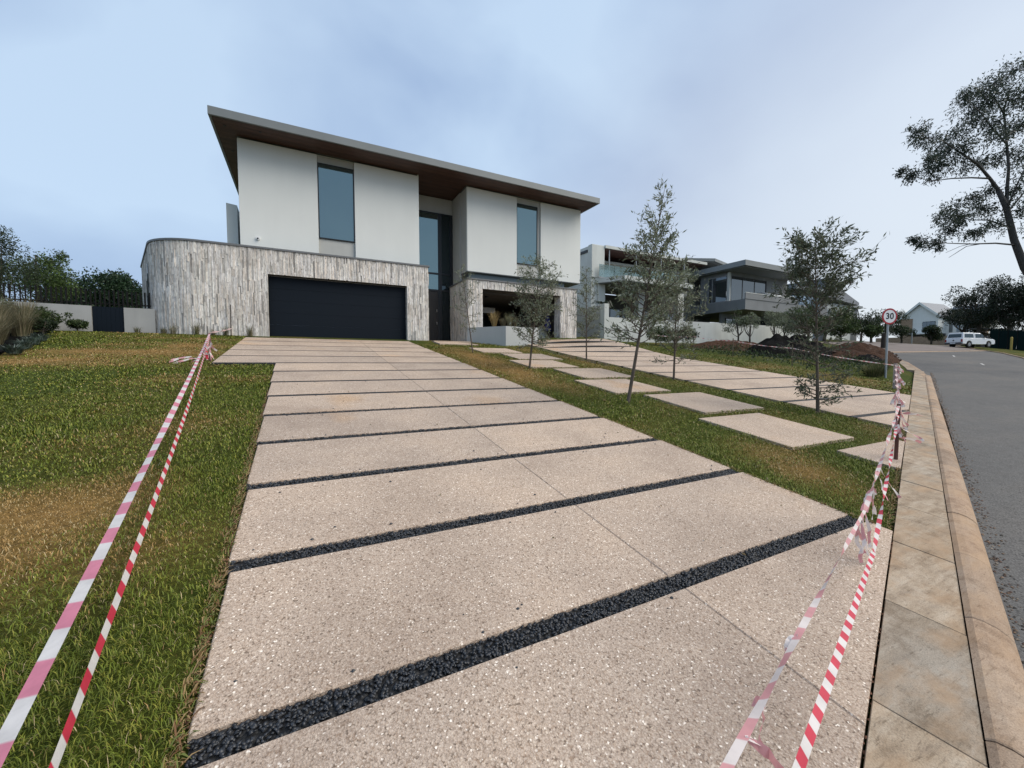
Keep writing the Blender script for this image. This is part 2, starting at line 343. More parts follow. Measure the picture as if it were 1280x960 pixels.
DRYSPOTS = [(-1.62, 3.95, .50, .42, 1.15), (-2.5, 3.9, .9, .5, .9), (-1.2, 4.5, .3, .3, .5), (-.9, 3.2, .25, .25, .3), (-1.7, 3.3, .4, .2, .6), (-3.6, 13.0, 1.5, .7, 1.05), (-4.6, 11.2, 1.0, .45, 1.1), (-3.0, 14.6, 1.4, .5, .7), (-3.0, 16.4, 1.6, .35, .6), (-1.3, 6.0, .4, .5, .45), (-2.2, 9.5, .5, .5, .3),
            (5.05, 2.55, .38, .22, 1.0), (5.6, 3.1, .5, .3, .6), (5.2, 12.5, .7, 3.2, .7), (5.0, 8.5, .5, 1.5, .5), (8.7, 3.4, .4, .3, .5), (8.7, 13, .5, 3, .4), (17, 8, 1.5, 4, .3)]
def dryness(x, y):
    d = .55*vnoise(x, y, .9, 1)+.3*vnoise(x, y, .33, 2)+.15*vnoise(x, y, 2.3, 3)-.44
    for sx, sy, rx, ry, a in DRYSPOTS:
        q = ((x-sx)/rx)**2+((y-sy)/ry)**2
        if q < 6: d += 1.15*a*math.exp(-q)*(.55+.9*vnoise(x, y, .45, 4))
    return max(0., min(1., d))
def ground_color(x, y):
    d = dryness(x, y); g = (.050, .066, .010); b = (.25, .15, .05)
    return tuple(g[i]*(1-d)+b[i]*d for i in range(3))
xs = sorted(set([-700, -400, -200, -110, -70, -50, -38, -30, -24, -20]+[round(-18+.75*i, 3) for i in range(60)]+[27.5+1.5*i for i in range(60)]+[119, 126, 140, 170, 220, 320, 500, 900]))
ys = sorted(set([-500, -250, -120, -60, -36, -24, -18]+[-14+1.5*i for i in range(8)]+[round(-2+.75*i, 3) for i in range(40)]+[29+2*i for i in range(18)]+[70, 90, 130, 200, 320, 500, 900]))
V = []; C = []
for y in ys:
    for x in xs:
        z = H(max(-60, min(x, 130)), max(-40, min(y, 60)))
        p = (x, y)
        if -20 < x < 120 and inside(p, ROADPOLY): z -= .22
        elif -15 < x < 50 and y < PAV(x)+.1: z -= .12
        elif 9.6 < x < 14.8 and 11 < y < 17.8: z -= .15
        elif -8 < y < 18 and -2.6 < x < 15.2: z -= .03
        V.append((x, y, z)); C.append(ground_color(x, y))
nx = len(xs); F = [(j*nx+i, j*nx+i+1, (j+1)*nx+i+1, (j+1)*nx+i) for j in range(len(ys)-1) for i in range(nx-1)]
structure(link_mesh('ground', np_mesh('ground', V, [F], C, True), mSoilBase))
# road sheet, subdivided across so that it follows the slope
def strip(name, A, B, mat, dz, n_across=6, sub=4, parent=None, hz=None):
    def res(P):
        L = [0]
        for a, b in zip(P, P[1:]): L.append(L[-1]+math.hypot(b[0]-a[0], b[1]-a[1]))
        return L
    LA, LB = res(A), res(B); n = 90; vs = []; fs = []
    def ip(P, L, t):
        s = t*L[-1]
        for i in range(len(P)-1):
            if s <= L[i+1]+1e-9:
                k = (s-L[i])/max(1e-9, L[i+1]-L[i]); return (P[i][0]+(P[i+1][0]-P[i][0])*k, P[i][1]+(P[i+1][1]-P[i][1])*k)
        return P[-1]
    for i in range(n+1):
        a, b = ip(A, LA, i/n), ip(B, LB, i/n)
        for k in range(n_across+1):
            t = k/n_across; x, y = a[0]*(1-t)+b[0]*t, a[1]*(1-t)+b[1]*t; vs.append((x, y, H(x, y)+dz))
    m = n_across+1
    for i in range(n):
        for k in range(n_across): fs.append((i*m+k, (i+1)*m+k, (i+1)*m+k+1, i*m+k+1))
    return link_mesh(name, np_mesh(name, vs, [fs], None, True), mat, parent)
structure(strip('road', KLEFT[:8]+[(44.3, 16.6)], KRIGHT[:6]+[(70.0, 17.0)], mAsphalt, -.055))
structure(strip('brick_junction', [(44.3, 16.6), (45.6, 17.6), (47.5, 19.6), (46.5, 22), (44, 26)], [(70.0, 17.0), (76, 20.2), (85.5, 23.6), (96, 26.4), (105, 29)], mBrickRoad, -.05, 14))
structure(strip('side_road', [(49, 28), (80, 44)], [(60, 21), (100, 32)], mBrickRoad, -.03, 10))
lines = structure(empty('road_marking'))
for (x, y) in ((44.5, 10.6), (51.5, 14.0)):
    q = MB(); dx, dy = .95*.9, .31*.9
    q.prism([(x-dx, y-dy-.06), (x+dx, y+dy-.06), (x+dx, y+dy+.06), (x-dx, y-dy+.06)], lambda a, b: H(a, b)-.052, lambda a, b: H(a, b)-.046); q.build('line_dash', mLine, lines)
q = MB(); q.prism([(44.0, 16.15), (69.2, 16.2), (69.3, 16.6), (44.3, 16.55)], lambda a, b: H(a, b)-.06, lambda a, b: H(a, b)-.03); q.build('edge_band', mKerb, lines)

# pavement slabs and kerb stones along the road, each its own
pav = structure(empty('pavement')); kerb = structure(empty('kerb'))
def lx(x, w):     # w metres across from the lawn edge towards the road
    off = [(0, PAV)]
    n = Vector((.318, -1)).normalized(); return (x+n.x*w, PAV(x)+n.y*w)
def unit(x0, x1, w0, w1, z, tilt, name, mat, par, skew=0.):
    g = .004; a, b, c, d = lx(x0+g+skew, w0), lx(x0+g, w1), lx(x1-g, w1), lx(x1-g+skew, w0)
    zt = [H(*a)+z, H(*b)+z+tilt, H(*c)+z+tilt, H(*d)+z]; P = [a, b, c, d]; bv = .008
    cx = sum(p[0] for p in P)/4; cy = sum(p[1] for p in P)/4
    I = [(p[0]+(cx-p[0])*.008, p[1]+(cy-p[1])*.018) for p in P]
    v = [(*p, t-.14) for p, t in zip(P, zt)]+[(*p, t-bv) for p, t in zip(P, zt)]+[(*p, t) for p, t in zip(I, zt)]
    f = [(3,2,1,0), (8,9,10,11)]+[(r+i, r+(i+1)%4, r+4+(i+1)%4, r+4+i) for r in (0, 4) for i in range(4)]
    MB().add(v, f).build(name, mat, par)
x = -6.0; k = 0
while x < 27:
    L = (.93 if x < 8 else .62)+.05*random.uniform(-1, 1)
    unit(x, x+L, .006, .344, .012+random.uniform(-.004, .004), -.02, 'paving_slab', mPaver, pav, -.0); x += L
PROF = [(.347, -.004), (.375, .012), (.42, .014), (.47, .004), (.51, -.016), (.538, -.045), (.548, -.075), (.549, -.16)]
def kerbstone(x0, x1, dz):
    g = .004; vs = []; fs = []; n = len(PROF)
    for xx, e in ((x0+g, 0), (x0+g+.006, .004), (x1-g-.006, .004), (x1-g, 0)):
        for w_, z in PROF:
            p = lx(xx, w_); vs.append((*p, H(*p)+z+dz-(.004-e)))
        p = lx(xx, PROF[-1][0]); 
    for r in range(3):
        for k in range(n-1): fs.append((r*n+k, (r+1)*n+k, (r+1)*n+k+1, r*n+k+1))
    fs += [tuple(range(n)), tuple(range(4*n-1, 3*n-1, -1))]
    MB().add(vs, fs).build('kerb_stone', mKerb, kerb, False)
x = -6.35
while x < 24:
    L = .97+.02*random.uniform(-1, 1)
    kerbstone(x, x+L, random.uniform(-.003, .003)); x += L
# beyond the straight the kerb bends: units along the curve
def offs(P, i, w):
    a = Vector(P[max(0, i-1)]); b = Vector(P[min(len(P)-1, i+1)]); d = (b-a).normalized(); return (P[i][0]-d.y*w, P[i][1]+d.x*w)
def dens(P, s):
    o = [P[0]]
    for a, b in zip(P, P[1:]):
        n = max(1, int(math.hypot(b[0]-a[0], b[1]-a[1])/s))
        for k in range(1, n+1): o.append((a[0]+(b[0]-a[0])*k/n, a[1]+(b[1]-a[1])*k/n))
    return o
def curved_kerb(P, s, name, mat, par, w0, w1, z):
    Q = dens(P, s)
    for i in range(len(Q)-1):
        a, b, c, d = offs(Q, i, w0), offs(Q, i, w1), offs(Q, i+1, w1), offs(Q, i+1, w0)
        mid = lambda p, q, t: (p[0]+(q[0]-p[0])*t, p[1]+(q[1]-p[1])*t)
        A, D = mid(a, d, .01), mid(a, d, .99); B, Cc = mid(b, c, .01), mid(b, c, .99)
        MB().prism([A, D, Cc, B] if w1 > w0 else [A, B, Cc, D], lambda x, y: H(x, y)-.15, lambda x, y: H(x, y)+z).build(name, mat, par)
Kc = [(23.2, 6.98), (28.3, 8.9), (35, 11.6), (41, 14.6), (45.6, 17.6), (47.5, 19.6), (46.5, 22), (43, 24.5)]
curved_kerb(Kc, 1.0, 'kerb_stone', mKerb, kerb, -.02, .18, .0)
curved_kerb([(27.0, 8.42), (28.3, 8.9), (35, 11.6), (41, 14.6)], .7, 'paving_slab', mPaver, pav, .2, .52, .012)
rk = structure(empty('far_kerb')); curved_kerb([(40, 5.2), (61.5, 12.1), (67.3, 14.7), (70.6, 17.5), (76, 20.2), (85.5, 23.6)], 1.2, 'kerb_stone', mKerb, rk, -.2, .0, .03)

# ------------------------------------------------------------------ driveways and stepping slabs
TOP = .022
SY = [1.1*(1.546+i+.007*i*i) for i in range(-4, 14)]     # stripe centres up the drive
HALF = .064
def hplane(x, y): return H(x, y)
def slab(par, pts, name='slab', dz=TOP, thick=.12, mat=None):
    cx = sum(p[0] for p in pts)/len(pts); cy = sum(p[1] for p in pts)/len(pts); n = len(pts); b = .006
    def ins(p):
        dx, dy = cx-p[0], cy-p[1]; return (p[0]+math.copysign(min(b, abs(dx)), dx), p[1]+math.copysign(min(b, abs(dy)), dy))
    I = [ins(p) for p in pts]
    v = [(*p, H(*p)+dz-thick) for p in pts]+[(*p, H(*p)+dz-b) for p in pts]+[(*p, H(*p)+dz) for p in I]
    f = [tuple(range(n-1, -1, -1)), tuple(range(2*n, 3*n))]+[(r+i, r+(i+1)%n, r+n+(i+1)%n, r+n+i) for r in (0, n) for i in range(n)]
    return MB().add(v, f).build(name, mat or mAgg, par)
def pebbles(par, x0, x1, yc, half, size, name='gravel_strip', jitter=True):
    n = int((x1-x0)*2*half/size**2*1.5); P = np.stack([rng.uniform(x0, x1, n), rng.uniform(yc-half+.3*size, yc+half-.3*size, n)], 1)
    base = np.array([(1,0,0),(-1,0,0),(0,1,0),(0,-1,0),(0,0,1),(0,0,-1),(.62,.62,.5),(-.62,.62,.5),(-.62,-.62,.5),(.62,-.62,.5)], float)
    T = np.array([(4,6,7),(4,7,8),(4,8,9),(4,9,6),(0,2,6),(2,1,7),(1,3,8),(3,0,9),(4,4,4)][:8]); T = np.array([(0,6,9),(6,2,7),(7,1,8),(8,3,9),(6,0,2),(7,2,1),(8,1,3),(9,3,0),(4,6,7),(4,7,8),(4,8,9),(4,9,6)])
    s = size*rng.uniform(.36, .66, (n, 3)); s[:, 2] *= .55
    ang = rng.uniform(0, 6.28, n); ca, sa = np.cos(ang), np.sin(ang)
    B = base[None]*(1+rng.uniform(-.22, .22, (n, 10, 1)))*s[:, None, :]
    tl = rng.uniform(-.5, .5, (n, 2)); B[:, :, 2] += B[:, :, 0]*tl[:, None, 0]+B[:, :, 1]*tl[:, None, 1]
    X = B[:, :, 0]*ca[:, None]-B[:, :, 1]*sa[:, None]; Y = B[:, :, 0]*sa[:, None]+B[:, :, 1]*ca[:, None]
    hz = .147*P[:, 1]-1.615+TOP-.010+rng.uniform(-.005, .001, n)
    Vv = np.stack([X+P[:, None, 0], Y+P[:, None, 1], B[:, :, 2]+hz[:, None]], 2).reshape(-1, 3)
    Ff = (T[None]+(np.arange(n)*10)[:, None, None]).reshape(-1, 3)
    g = rng.uniform(.5, 1.6, n); Cc = np.repeat(np.stack([.019*g, .021*g, .025*g], 1), 10, 0)
    return stuff(link_mesh(name, np_mesh(name, Vv, [Ff], Cc), mPebble, par))
def bed(par, x0, x1, y0, y1, dz=.004, name='gravel_strip'):
    m = MB(); n = max(1, int((x1-x0)/1.0))
    for i in range(n):
        a, b = x0+(x1-x0)*i/n, x0+(x1-x0)*(i+1)/n
        m.prism([(a, y0), (b, y0), (b, y1), (a, y1)], lambda x, y: H(x, y)+dz-.05, lambda x, y: H(x, y)+dz)
    return stuff(m.build(name, mPebbleBed, par))
drive = structure(empty('driveway'))
JX = 2.02
def clip_pav(x0, x1, ya, yb):   # slab corners, cut by the pavement edge at the bottom
    P = [(x0, ya), (x1, ya), (x1, yb), (x0, yb)]; o = []
    f = lambda p: p[1]-PAV(p[0])-.004
    for p, q in zip(P, P[1:]+P[:1]):
        if f(p) >= 0: o.append(p)
        if (f(p) >= 0) != (f(q) >= 0):
            t = f(p)/(f(p)-f(q)); o.append((p[0]+(q[0]-p[0])*t, p[1]+(q[1]-p[1])*t))
    if len(o) < 3: return None
    ar = abs(sum(p[0]*q[1]-q[0]*p[1] for p, q in zip(o, o[1:]+o[:1])))/2
    return o if ar > .01 else None
for i in range(len(SY)-1):
    ya, yb = SY[i]+HALF, SY[i+1]-HALF
    yl = -1.78 if SY[i] > 10.7 else None
    L0 = (yl if yl else LEFT_EDGE(ya)); R0 = RIGHT_EDGE(ya)
    if SY[i+1] > 17.5: yb = min(yb, 17.9)
    if yb < ya+.05: continue
    top_r = R0 if ya < 16.4 else 5.1
    for (a, b) in ((L0, JX-.0015), (JX+.0015, top_r)):
        if b <= a+.1: continue
        p = clip_pav(a, b, ya, yb)
        if not p: continue
        slab(drive, p)
for i, y in enumerate(SY):
    if y > 17.6 or y < .2: continue
    xl = LEFT_EDGE(y) if y < 10.7 else -1.78
    xr = min(RIGHT_EDGE(y), (y-.16)/.318)
    if xr < xl+.2: continue
    bed(drive, xl+.01, xr-.005, y-HALF-.004, y+HALF+.004, TOP-.021 if y < 6.5 else TOP-.004)
    if y < 6.5: pebbles(drive, xl+.01, xr-.01, y, HALF, .018 if y < 3 else .023)
# last strip of slab against the house and the landing at the front door
slab(drive, [(-1.9, 17.32), (5.1, 17.32), (5.1, 18.1), (-1.9, 18.1)]) if False else None
slab(drive, [(5.16, 16.55), (6.9, 16.55), (6.2, 17.5), (5.16, 17.5)]); slab(drive, [(5.2, 17.56), (6.95, 17.56), (6.95, 20.7), (5.2, 20.7)], dz=.05)
drive2 = structure(empty('second_driveway'))
for i, y in enumerate([2.60+1.28*k for k in range(14)]):
    ya, yb = y+HALF, y+1.28-HALF
    if ya > 18.0: break
    yb = min(yb, 18.0) if yb < 18.6 else 18.0
    x0, x1 = 9.42, 15.0
    if ya > 15.5: x0 = 10.2
    p = clip_pav(x0, x1, ya, yb)
    if p: slab(drive2, p)
    if y > 3.5: bed(drive2, x0, min(x1, (y-.16)/.318), y-HALF-.004, y+HALF+.004, TOP-.004)
path = structure(empty('stepping_path')); STEPS = []
for k in range(8):
    y0 = 1.34+1.775*k; y1 = y0+1.5; x0, x1 = ((6.48, 8.25) if k % 2 == 0 else (5.95, 7.62))
    STEPS.append((x0, x1, y0, y1))
    p = clip_pav(x0, x1, y0, y1)
    if p: slab(path, p, 'slab', .012)
q = MB(); XX = [-8+.5*i for i in range(75)]
for a_, b_ in zip(XX, XX[1:]): q.prism([lx(a_, .0), lx(a_, .55), lx(b_, .55), lx(b_, .0)], lambda x, y: H(x, y)-.2, lambda x, y: H(x, y)-.075)
structure(q.build('kerb_bedding', mSoil))
# ------------------------------------------------------------------ the house
house = thing('house', 'large modern two storey house with white upper boxes over a stone clad garage', 'house', (2, 18, 1))
house.location = (0, 0, 0)
Z0 = 1.03                                              # garage floor
ARC = [(-3.2-1.75*math.sin(R(t)), 19.9-1.75*math.cos(R(t))) for t in range(0, 74, 8)]
OUT = [(5.12, 20.75), (5.12, 18.15), (-3.2, 18.15)]+ARC[1:]+[(-6.35, 24.2)]
def cladding(name, path, z0f, z1, holes, parent, wmin=.028, wmax=.056):
    """vertical stone strips on a backing wall that runs along path (outside on the left hand of travel reversed)"""
    m = MB(); s0 = 0
    for a, b in zip(path, path[1:]):
        L = math.hypot(b[0]-a[0], b[1]-a[1]); tx, ty = (b[0]-a[0])/L, (b[1]-a[1])/L; nx_, ny_ = ty*-1, tx
        s = 0
        while s < L-.01:
            wd = min(random.uniform(wmin, wmax), L-s)
            xm = a[0]+tx*(s+wd/2); ym = a[1]+ty*(s+wd/2)
            z = z0f(xm, ym)-random.uniform(0, .5)
            lo = z0f(xm, ym)-.1
            spans = [(lo, z1)]
            for (h0, h1, hz0, hz1) in holes:
                if h0 < s0+s+wd/2 < h1:
                    spans = [q for q in ((lo, hz0), (hz1, z1)) if q[1] > q[0]+.02]
            while z < z1:
                ln = random.uniform(.25, .85); za, zb = z, z+ln; z += ln
                for (u0, u1) in spans:
                    c0, c1 = max(za, u0)+.002, min(zb, u1)-.002
                    if c1 < c0+.02: continue
                    t = random.uniform(.008, .034); g = random.random(); r = random.random()
                    k = .63+.27*g
                    if r < .13: k *= random.uniform(.42, .75)
                    c = (k*1.0, k*.975, k*random.uniform(.91, .96)) if r < .8 else (k*1.02, k*.95, k*.87)
                    e = .0015
                    def pt(q, d): return (a[0]+tx*q+nx_*d, a[1]+ty*q+ny_*d)
                    p, p2 = pt(s+e, -.004), pt(s+wd-e, -.004); q2, q3 = pt(s+wd-e, t), pt(s+e, t)
                    m.hexa([(*p, c0), (*p2, c0), (*q2, c0), (*q3, c0), (*p, c1), (*p2, c1), (*q2, c1), (*q3, c1)], c)
            s += wd
        s0 += L
    return stuff(m.build(name, mStone, parent))
def offp(P, w):                                        # parallel path, w to the inside
    o = []
    for i in range(len(P)):
        a = Vector(P[max(0, i-1)]); b = Vector(P[min(len(P)-1, i+1)]); d = (b-a).normalized()
        if 0 < i < len(P)-1:
            d1 = (Vector(P[i])-a).normalized(); d2 = (b-Vector(P[i])).normalized(); n = (Vector((d1.y, -d1.x))+Vector((d2.y, -d2.x))); n = n/max(.3, n.length_squared)*2
        else: n = Vector((d.y, -d.x))
        o.append((P[i][0]+n.x*w, P[i][1]+n.y*w))
    return o
# travel from the front door corner round to the left: the outside is on the left hand
IN = offp(OUT, .38)
m = MB()
def wallseg(m, i, z0, z1):
    m.prism([OUT[i], IN[i], IN[i+1], OUT[i+1]][::-1] if False else [OUT[i+1], OUT[i], IN[i], IN[i+1]], z0, z1)
stone_wall = None
wallseg(m, 0, .5, 4.33)
# front run with the garage opening
for (xa, xb, za, zb) in ((4.17, 5.12, .5, 4.33), (-3.2, -1.10, .5, 4.33), (-1.10, 4.17, 3.41, 4.33)):
    m.prism([(xa, 18.15), (xb, 18.15), (xb-(.38 if xb > 5 else 0), 18.53), (xa, 18.53)], za, zb)
for i in range(2, len(OUT)-1): wallseg(m, i, .5, 4.33)
stone_wall = m.build('stone_wall', mBacking, house)
stone_wall['label'] = 'curved garage wall clad in narrow upright stone strips'
base_left = lambda x, y: min(H(x, y), Z0+.05)-.02
cl = cladding('stone_strip', OUT, base_left, 4.33, [(2.6+.95, 2.6+.95+5.27, -5, 3.41)], stone_wall)
# coping along the parapet
CO, CI = offp(OUT, -.06), offp(OUT, .42); m = MB()
for i in range(len(OUT)-1): m.prism([CO[i+1], CO[i], CI[i], CI[i+1]], 4.332, 4.40)
m.build('coping', mCoping, stone_wall)
# slit windows in the curving flank
for s_, z_, h_ in ((.35, 2.6, 1.1), (.75, 1.2, 2.2), (1.25, 1.5, 1.7)):
    a = Vector(ARC[-1]); d = (Vector((-6.35, 24.2))-a).normalized(); p = a+d*s_; n = Vector((-d.y, d.x))
    MB().prism([tuple(p+n*.045), tuple(p-n*.02), tuple(p+d*.10-n*.02), tuple(p+d*.10+n*.045)], z_, z_+h_).build('slit_window', mGlassDark, stone_wall)
# garage door: five panels in the reveal, jambs and lintel
gd = MB().box(-1.16, -1.10, 18.20, 18.50, Z0, 3.41).build('garage_door', mCoping, house)
for k in range(5):
    za = Z0+.02+k*.47; MB().bev(-1.095, 4.165, 18.40, 18.45, za, za+.466, .004).build('door_panel', mDoor, gd)
MB().box(-1.095, 4.165, 18.38, 18.46, 3.375, 3.408).build('door_track', mCoping, gd)
MB().box(-1.095, 4.165, 18.16, 18.42, .9, Z0-.005).build('threshold', mKerb, gd)
MB().box(4.166, 4.18, 18.13, 18.5, Z0, 3.41, (.6, .59, .56)).build('door_jamb', mStone, gd); MB().box(-1.118, -1.102, 18.12, 18.38, Z0, 3.41, (.6, .59, .56)).build('door_jamb', mStone, gd)
# upper boxes
def front_panels(parent, items):
    for (x0, x1, y, z0, z1, mat, nm) in items: MB().bev(x0, x1, y, y+.14, z0, z1, .008).build(nm, mat, parent)
UZ0, UZ1 = 4.05, 8.60
m = MB().box(-1.98, 4.88, 18.90, 26, UZ0, UZ1-.002); m.box(4.86, 4.90, 18.76, 25.9, UZ0, UZ1-.001); ub = m.build('upper_wall', mPlaster, house)
front_panels(house, [(-2.0, .72, 18.75, UZ0, UZ1-.06, mPlaster, 'wall_panel'), (2.14, 4.90, 18.75, UZ0, UZ1-.06, mPlaster, 'wall_panel'),
    (.725, 2.135, 18.86, UZ0, 5.19, mPanel, 'window_panel'), (.725, 2.135, 18.86, 8.26, UZ1-.06, mPanel, 'window_panel')])
RZ0 = 4.53
m = MB().box(7.30, 13.98, 18.90, 26, RZ0, UZ1-.002); m.build('upper_wall', mPlaster, house)
front_panels(house, [(7.25, 9.98, 18.75, RZ0, UZ1-.06, mPlaster, 'wall_panel'), (11.42, 14.02, 18.75, RZ0, UZ1-.06, mPlaster, 'wall_panel'),
    (9.985, 11.415, 18.86, RZ0, 5.19, mPanel, 'window_panel'), (9.985, 11.415, 18.86, 8.27, UZ1-.06, mPanel, 'window_panel'), (11.26, 11.415, 18.86, 5.192, 8.268, mPanel, 'window_panel')])
m = MB().box(7.25, 7.30, 18.895, 19.60, RZ0, UZ1-.06).box(7.205, 7.30, 19.63, 20.80, 4.0, UZ1-.06); m.build('side_wall', mPanel, house)  # side shade of the white box, put into the colour as grey plaster
m = MB().box(7.24, 14.03, 18.74, 20.5, RZ0-.035, RZ0-.004); m.build('underside', mSoffitGrey, house)
m = MB().box(7.40, 13.1, 18.98, 19.1, 4.062, RZ0-.036).box(7.40, 7.5, 19.101, 20.79, 4.062, RZ0-.036).box(7.6, 13.9, 20.5, 20.7, 3.9, RZ0-.036); m.build('clerestory', mBand, house)
def window(parent, x0, x1, y, z0, z1, fw=.035, mat=None, fm=None, mull=(), rails=()):
    m = MB(); d = .07
    m.box(x0, x1, y, y+d, z0, z0+fw).box(x0, x1, y, y+d, z1-fw, z1).box(x0, x0+fw, y+.001, y+d-.001, z0+fw, z1-fw).box(x1-fw, x1, y+.001, y+d-.001, z0+fw, z1-fw)
    for q in mull: m.box(q-fw/2, q+fw/2, y+.002, y+d-.002, z0+fw, z1-fw)
    f = m.build('window', fm or mFrame, parent)
    cuts = [x0+fw]+[c for q in mull for c in (q-fw/2, q+fw/2)]+[x1-fw]
    for a, b in zip(cuts[::2], cuts[1::2]): MB().box(a, b, y+.03, y+.045, z0+fw, z1-fw).build('pane', mat or mGlass, f)
    return f
window(house, .735, 2.125, 18.80, 5.20, 8.25); window(house, 9.99, 11.25, 18.80, 5.20, 8.26)
# roof: slab, metal fascia, timber soffit planks, downlights
roof = MB().box(-2.62, 14.34, 17.66, 27.9, 8.64, 8.86).build('roof', mFascia, house)
m = MB().box(-2.70, 14.42, 17.58, 17.66, 8.60, 8.88).box(-2.70, -2.62, 17.661, 28, 8.60, 8.88).box(14.34, 14.42, 17.661, 28, 8.60, 8.88).box(-2.62, 14.34, 27.92, 28, 8.6, 8.88)
m.build('fascia', mFascia, roof)
yy = 17.664
while yy < 21.2:
    if yy < 18.72: MB().box(-2.615, 14.335, yy, yy+.098, 8.612, 8.639).build('soffit_plank', mTimber, roof)
    else:
        for a, b in ((-2.615, -2.01), (4.91, 7.24), (14.03, 14.335)): MB().box(a, b, yy, yy+.098, 8.612, 8.639).build('soffit_plank', mTimber, roof)
    yy += .104
xx = -2.61
m = MB()
for k in range(66): m.box(-2.615, -2.01, 21.25+k*.1, 21.25+k*.1+.094, 8.612, 8.639); m.box(14.03, 14.335, 21.25+k*.1, 21.25+k*.1+.094, 8.612, 8.639)
stuff(m.build('soffit_planking', mTimber, roof))
for (x, y) in ((-2.3, 18.2), (-1.2, 18.1), (-2.3, 20.2), (5.6, 19.2), (6.6, 19.2)):
    MB().tube([(x, y, 8.60), (x, y, 8.613)], .05, 12).build('downlight', mFrame, roof)
# recessed entrance: glazing, door, wall above
G = 20.8
MB().box(4.90, 7.205, G+.02, G+.3, 7.78, UZ1-.03).build('recess_wall', mPanel, house)
ent = MB()
for (a, b, c, d) in ((4.9, 7.05, 7.72, 7.78), (4.9, 7.05, 4.64, 4.72), (4.9, 7.05, 3.77, 3.86), (6.42, 6.60, 1.16, 7.72)): ent.box(a, b, G-.05+(.004 if c == 1.16 else 0), G+.06, c, d)
ent.box(7.05, 7.2, G-.06, G+.08, 1.16, 7.78)
ent = ent.build('entrance_glazing', mFrame, house)
for (a, b, c, d, mt) in ((4.9, 6.42, 4.72, 7.72, mGlass), (4.9, 6.42, 3.86, 4.64, mGlass), (6.60, 7.05, 4.72, 7.72, mGlassDark), (6.60, 7.05, 3.86, 4.64, mGlassDark)):
    MB().box(a, b, G, G+.02, c, d).build('pane', mt, ent)
fd = MB().bev(5.15, 6.41, G-.02, G+.06, 1.16, 3.765, .006).build('front_door', mFrontDoor, house)
for z in (2.05, 2.70): MB().tube([(6.30, G-.02, z), (6.30, G-.09, z), (6.30, G-.09, z+.12)], .016, 8).build('door_handle', mSteel, fd)
sp_ = MB().box(6.61, 7.04, G+.0, G+.05, 1.16, 3.765).build('side_panel', mFrontDoor, house)
for k in range(7): MB().box(6.615+k*.061, 6.615+k*.061+.04, G-.03, G-.001, 1.17, 3.76).build('slat', mGlassDark, sp_)
MB().box(4.95, 5.14, G-.01, G+.06, 1.16, 3.765).build('side_panel', mFrontDoor, house)
# right hand stone volume with the open car bay
cw = MB(); T = 4.0
RB = lambda x, y: H(x, y)-.03
for (a, b, y0, y1, z0, z1) in ((7.05, 7.80, 18.17, 18.75, .5, T), (12.32, 13.35, 18.17, 18.75, .5, T), (7.80, 12.32, 18.17, 18.75, 3.60, T), (7.05, 7.45, 18.75, 25, .5, T), (12.95, 13.35, 18.75, 25, .5, T), (7.45, 12.95, 24.6, 25, .5, T)):
    cw.box(a, b, y0, y1, z0, z1)
stone2 = cw.build('stone_wall', mBacking, house)
cladding('stone_strip', [(13.36, 18.17), (7.04, 18.17)], RB, T, [(13.36-12.32, 13.36-7.80, -5, 3.60)], stone2)
cladding('stone_strip', [(7.05, 18.18), (7.05, 20.74)], RB, T, [], stone2)
cladding('stone_strip', [(12.32, 18.16), (12.32, 18.75)], RB, 3.60, [], stone2)
MB().box(6.98, 13.42, 18.10, 18.9, T+.002, T+.06).box(6.98, 7.5, 18.901, 25, T+.002, T+.06).build('coping', mCoping, stone2)
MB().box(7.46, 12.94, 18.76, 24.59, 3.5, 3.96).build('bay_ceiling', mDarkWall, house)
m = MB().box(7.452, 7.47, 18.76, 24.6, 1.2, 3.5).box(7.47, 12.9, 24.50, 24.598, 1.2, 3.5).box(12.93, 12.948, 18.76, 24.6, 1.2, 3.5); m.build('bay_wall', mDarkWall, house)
MB().prism([(7.46, 18.2), (12.94, 18.2), (12.94, 24.5), (7.46, 24.5)], .8, lambda x, y: H(min(13, x), 18.1)+.0).build('bay_floor', mAgg, house)
f = window(house, 8.6, 11.6, 24.40, 1.6, 3.2, .06, mGlassDark, mFrame, (9.6, 10.6))
MB().box(9.35, 10.25, 22.0, 22.05, 2.98, 3.30).build('ceiling_panel', mWhiteBoard, house)['label'] = 'pale rectangular panel under the car bay ceiling'
MB().tube([(8.6, 19.5, 3.42), (8.6, 19.5, 3.5)], .09, 10).build('downlight', mFrame, house)
# balcony fin wall on the left terrace
MB().hexa([(-2.52, 19.6, 3.9), (-2.16, 19.6, 3.9), (-2.16, 23, 3.9), (-2.52, 23, 3.9), (-2.52, 19.6, 6.32), (-2.16, 19.6, 6.28), (-2.16, 23, 6.0), (-2.52, 23, 6.0)]).build('terrace_fin_wall', mPlasterN, house)
MB().prism([(5.0, 18.6), (5.0, 24), (-6.0, 24), (-4.6, 19.6), (-3.2, 18.6)], 3.78, 3.9).build('terrace_floor', mPanel, house)
cam_b = MB().tube([(-1.42, 18.75, 4.86), (-1.42, 18.69, 4.86)], [.075, .07], 14).build('security_camera', mWhiteBoard, house)
m = MB().tube([(-1.42, 18.695, 4.85), (-1.42, 18.655, 4.845), (-1.42, 18.635, 4.84)], [.03, .028, .012], 12); m.build('camera_lens', mFrame, cam_b)
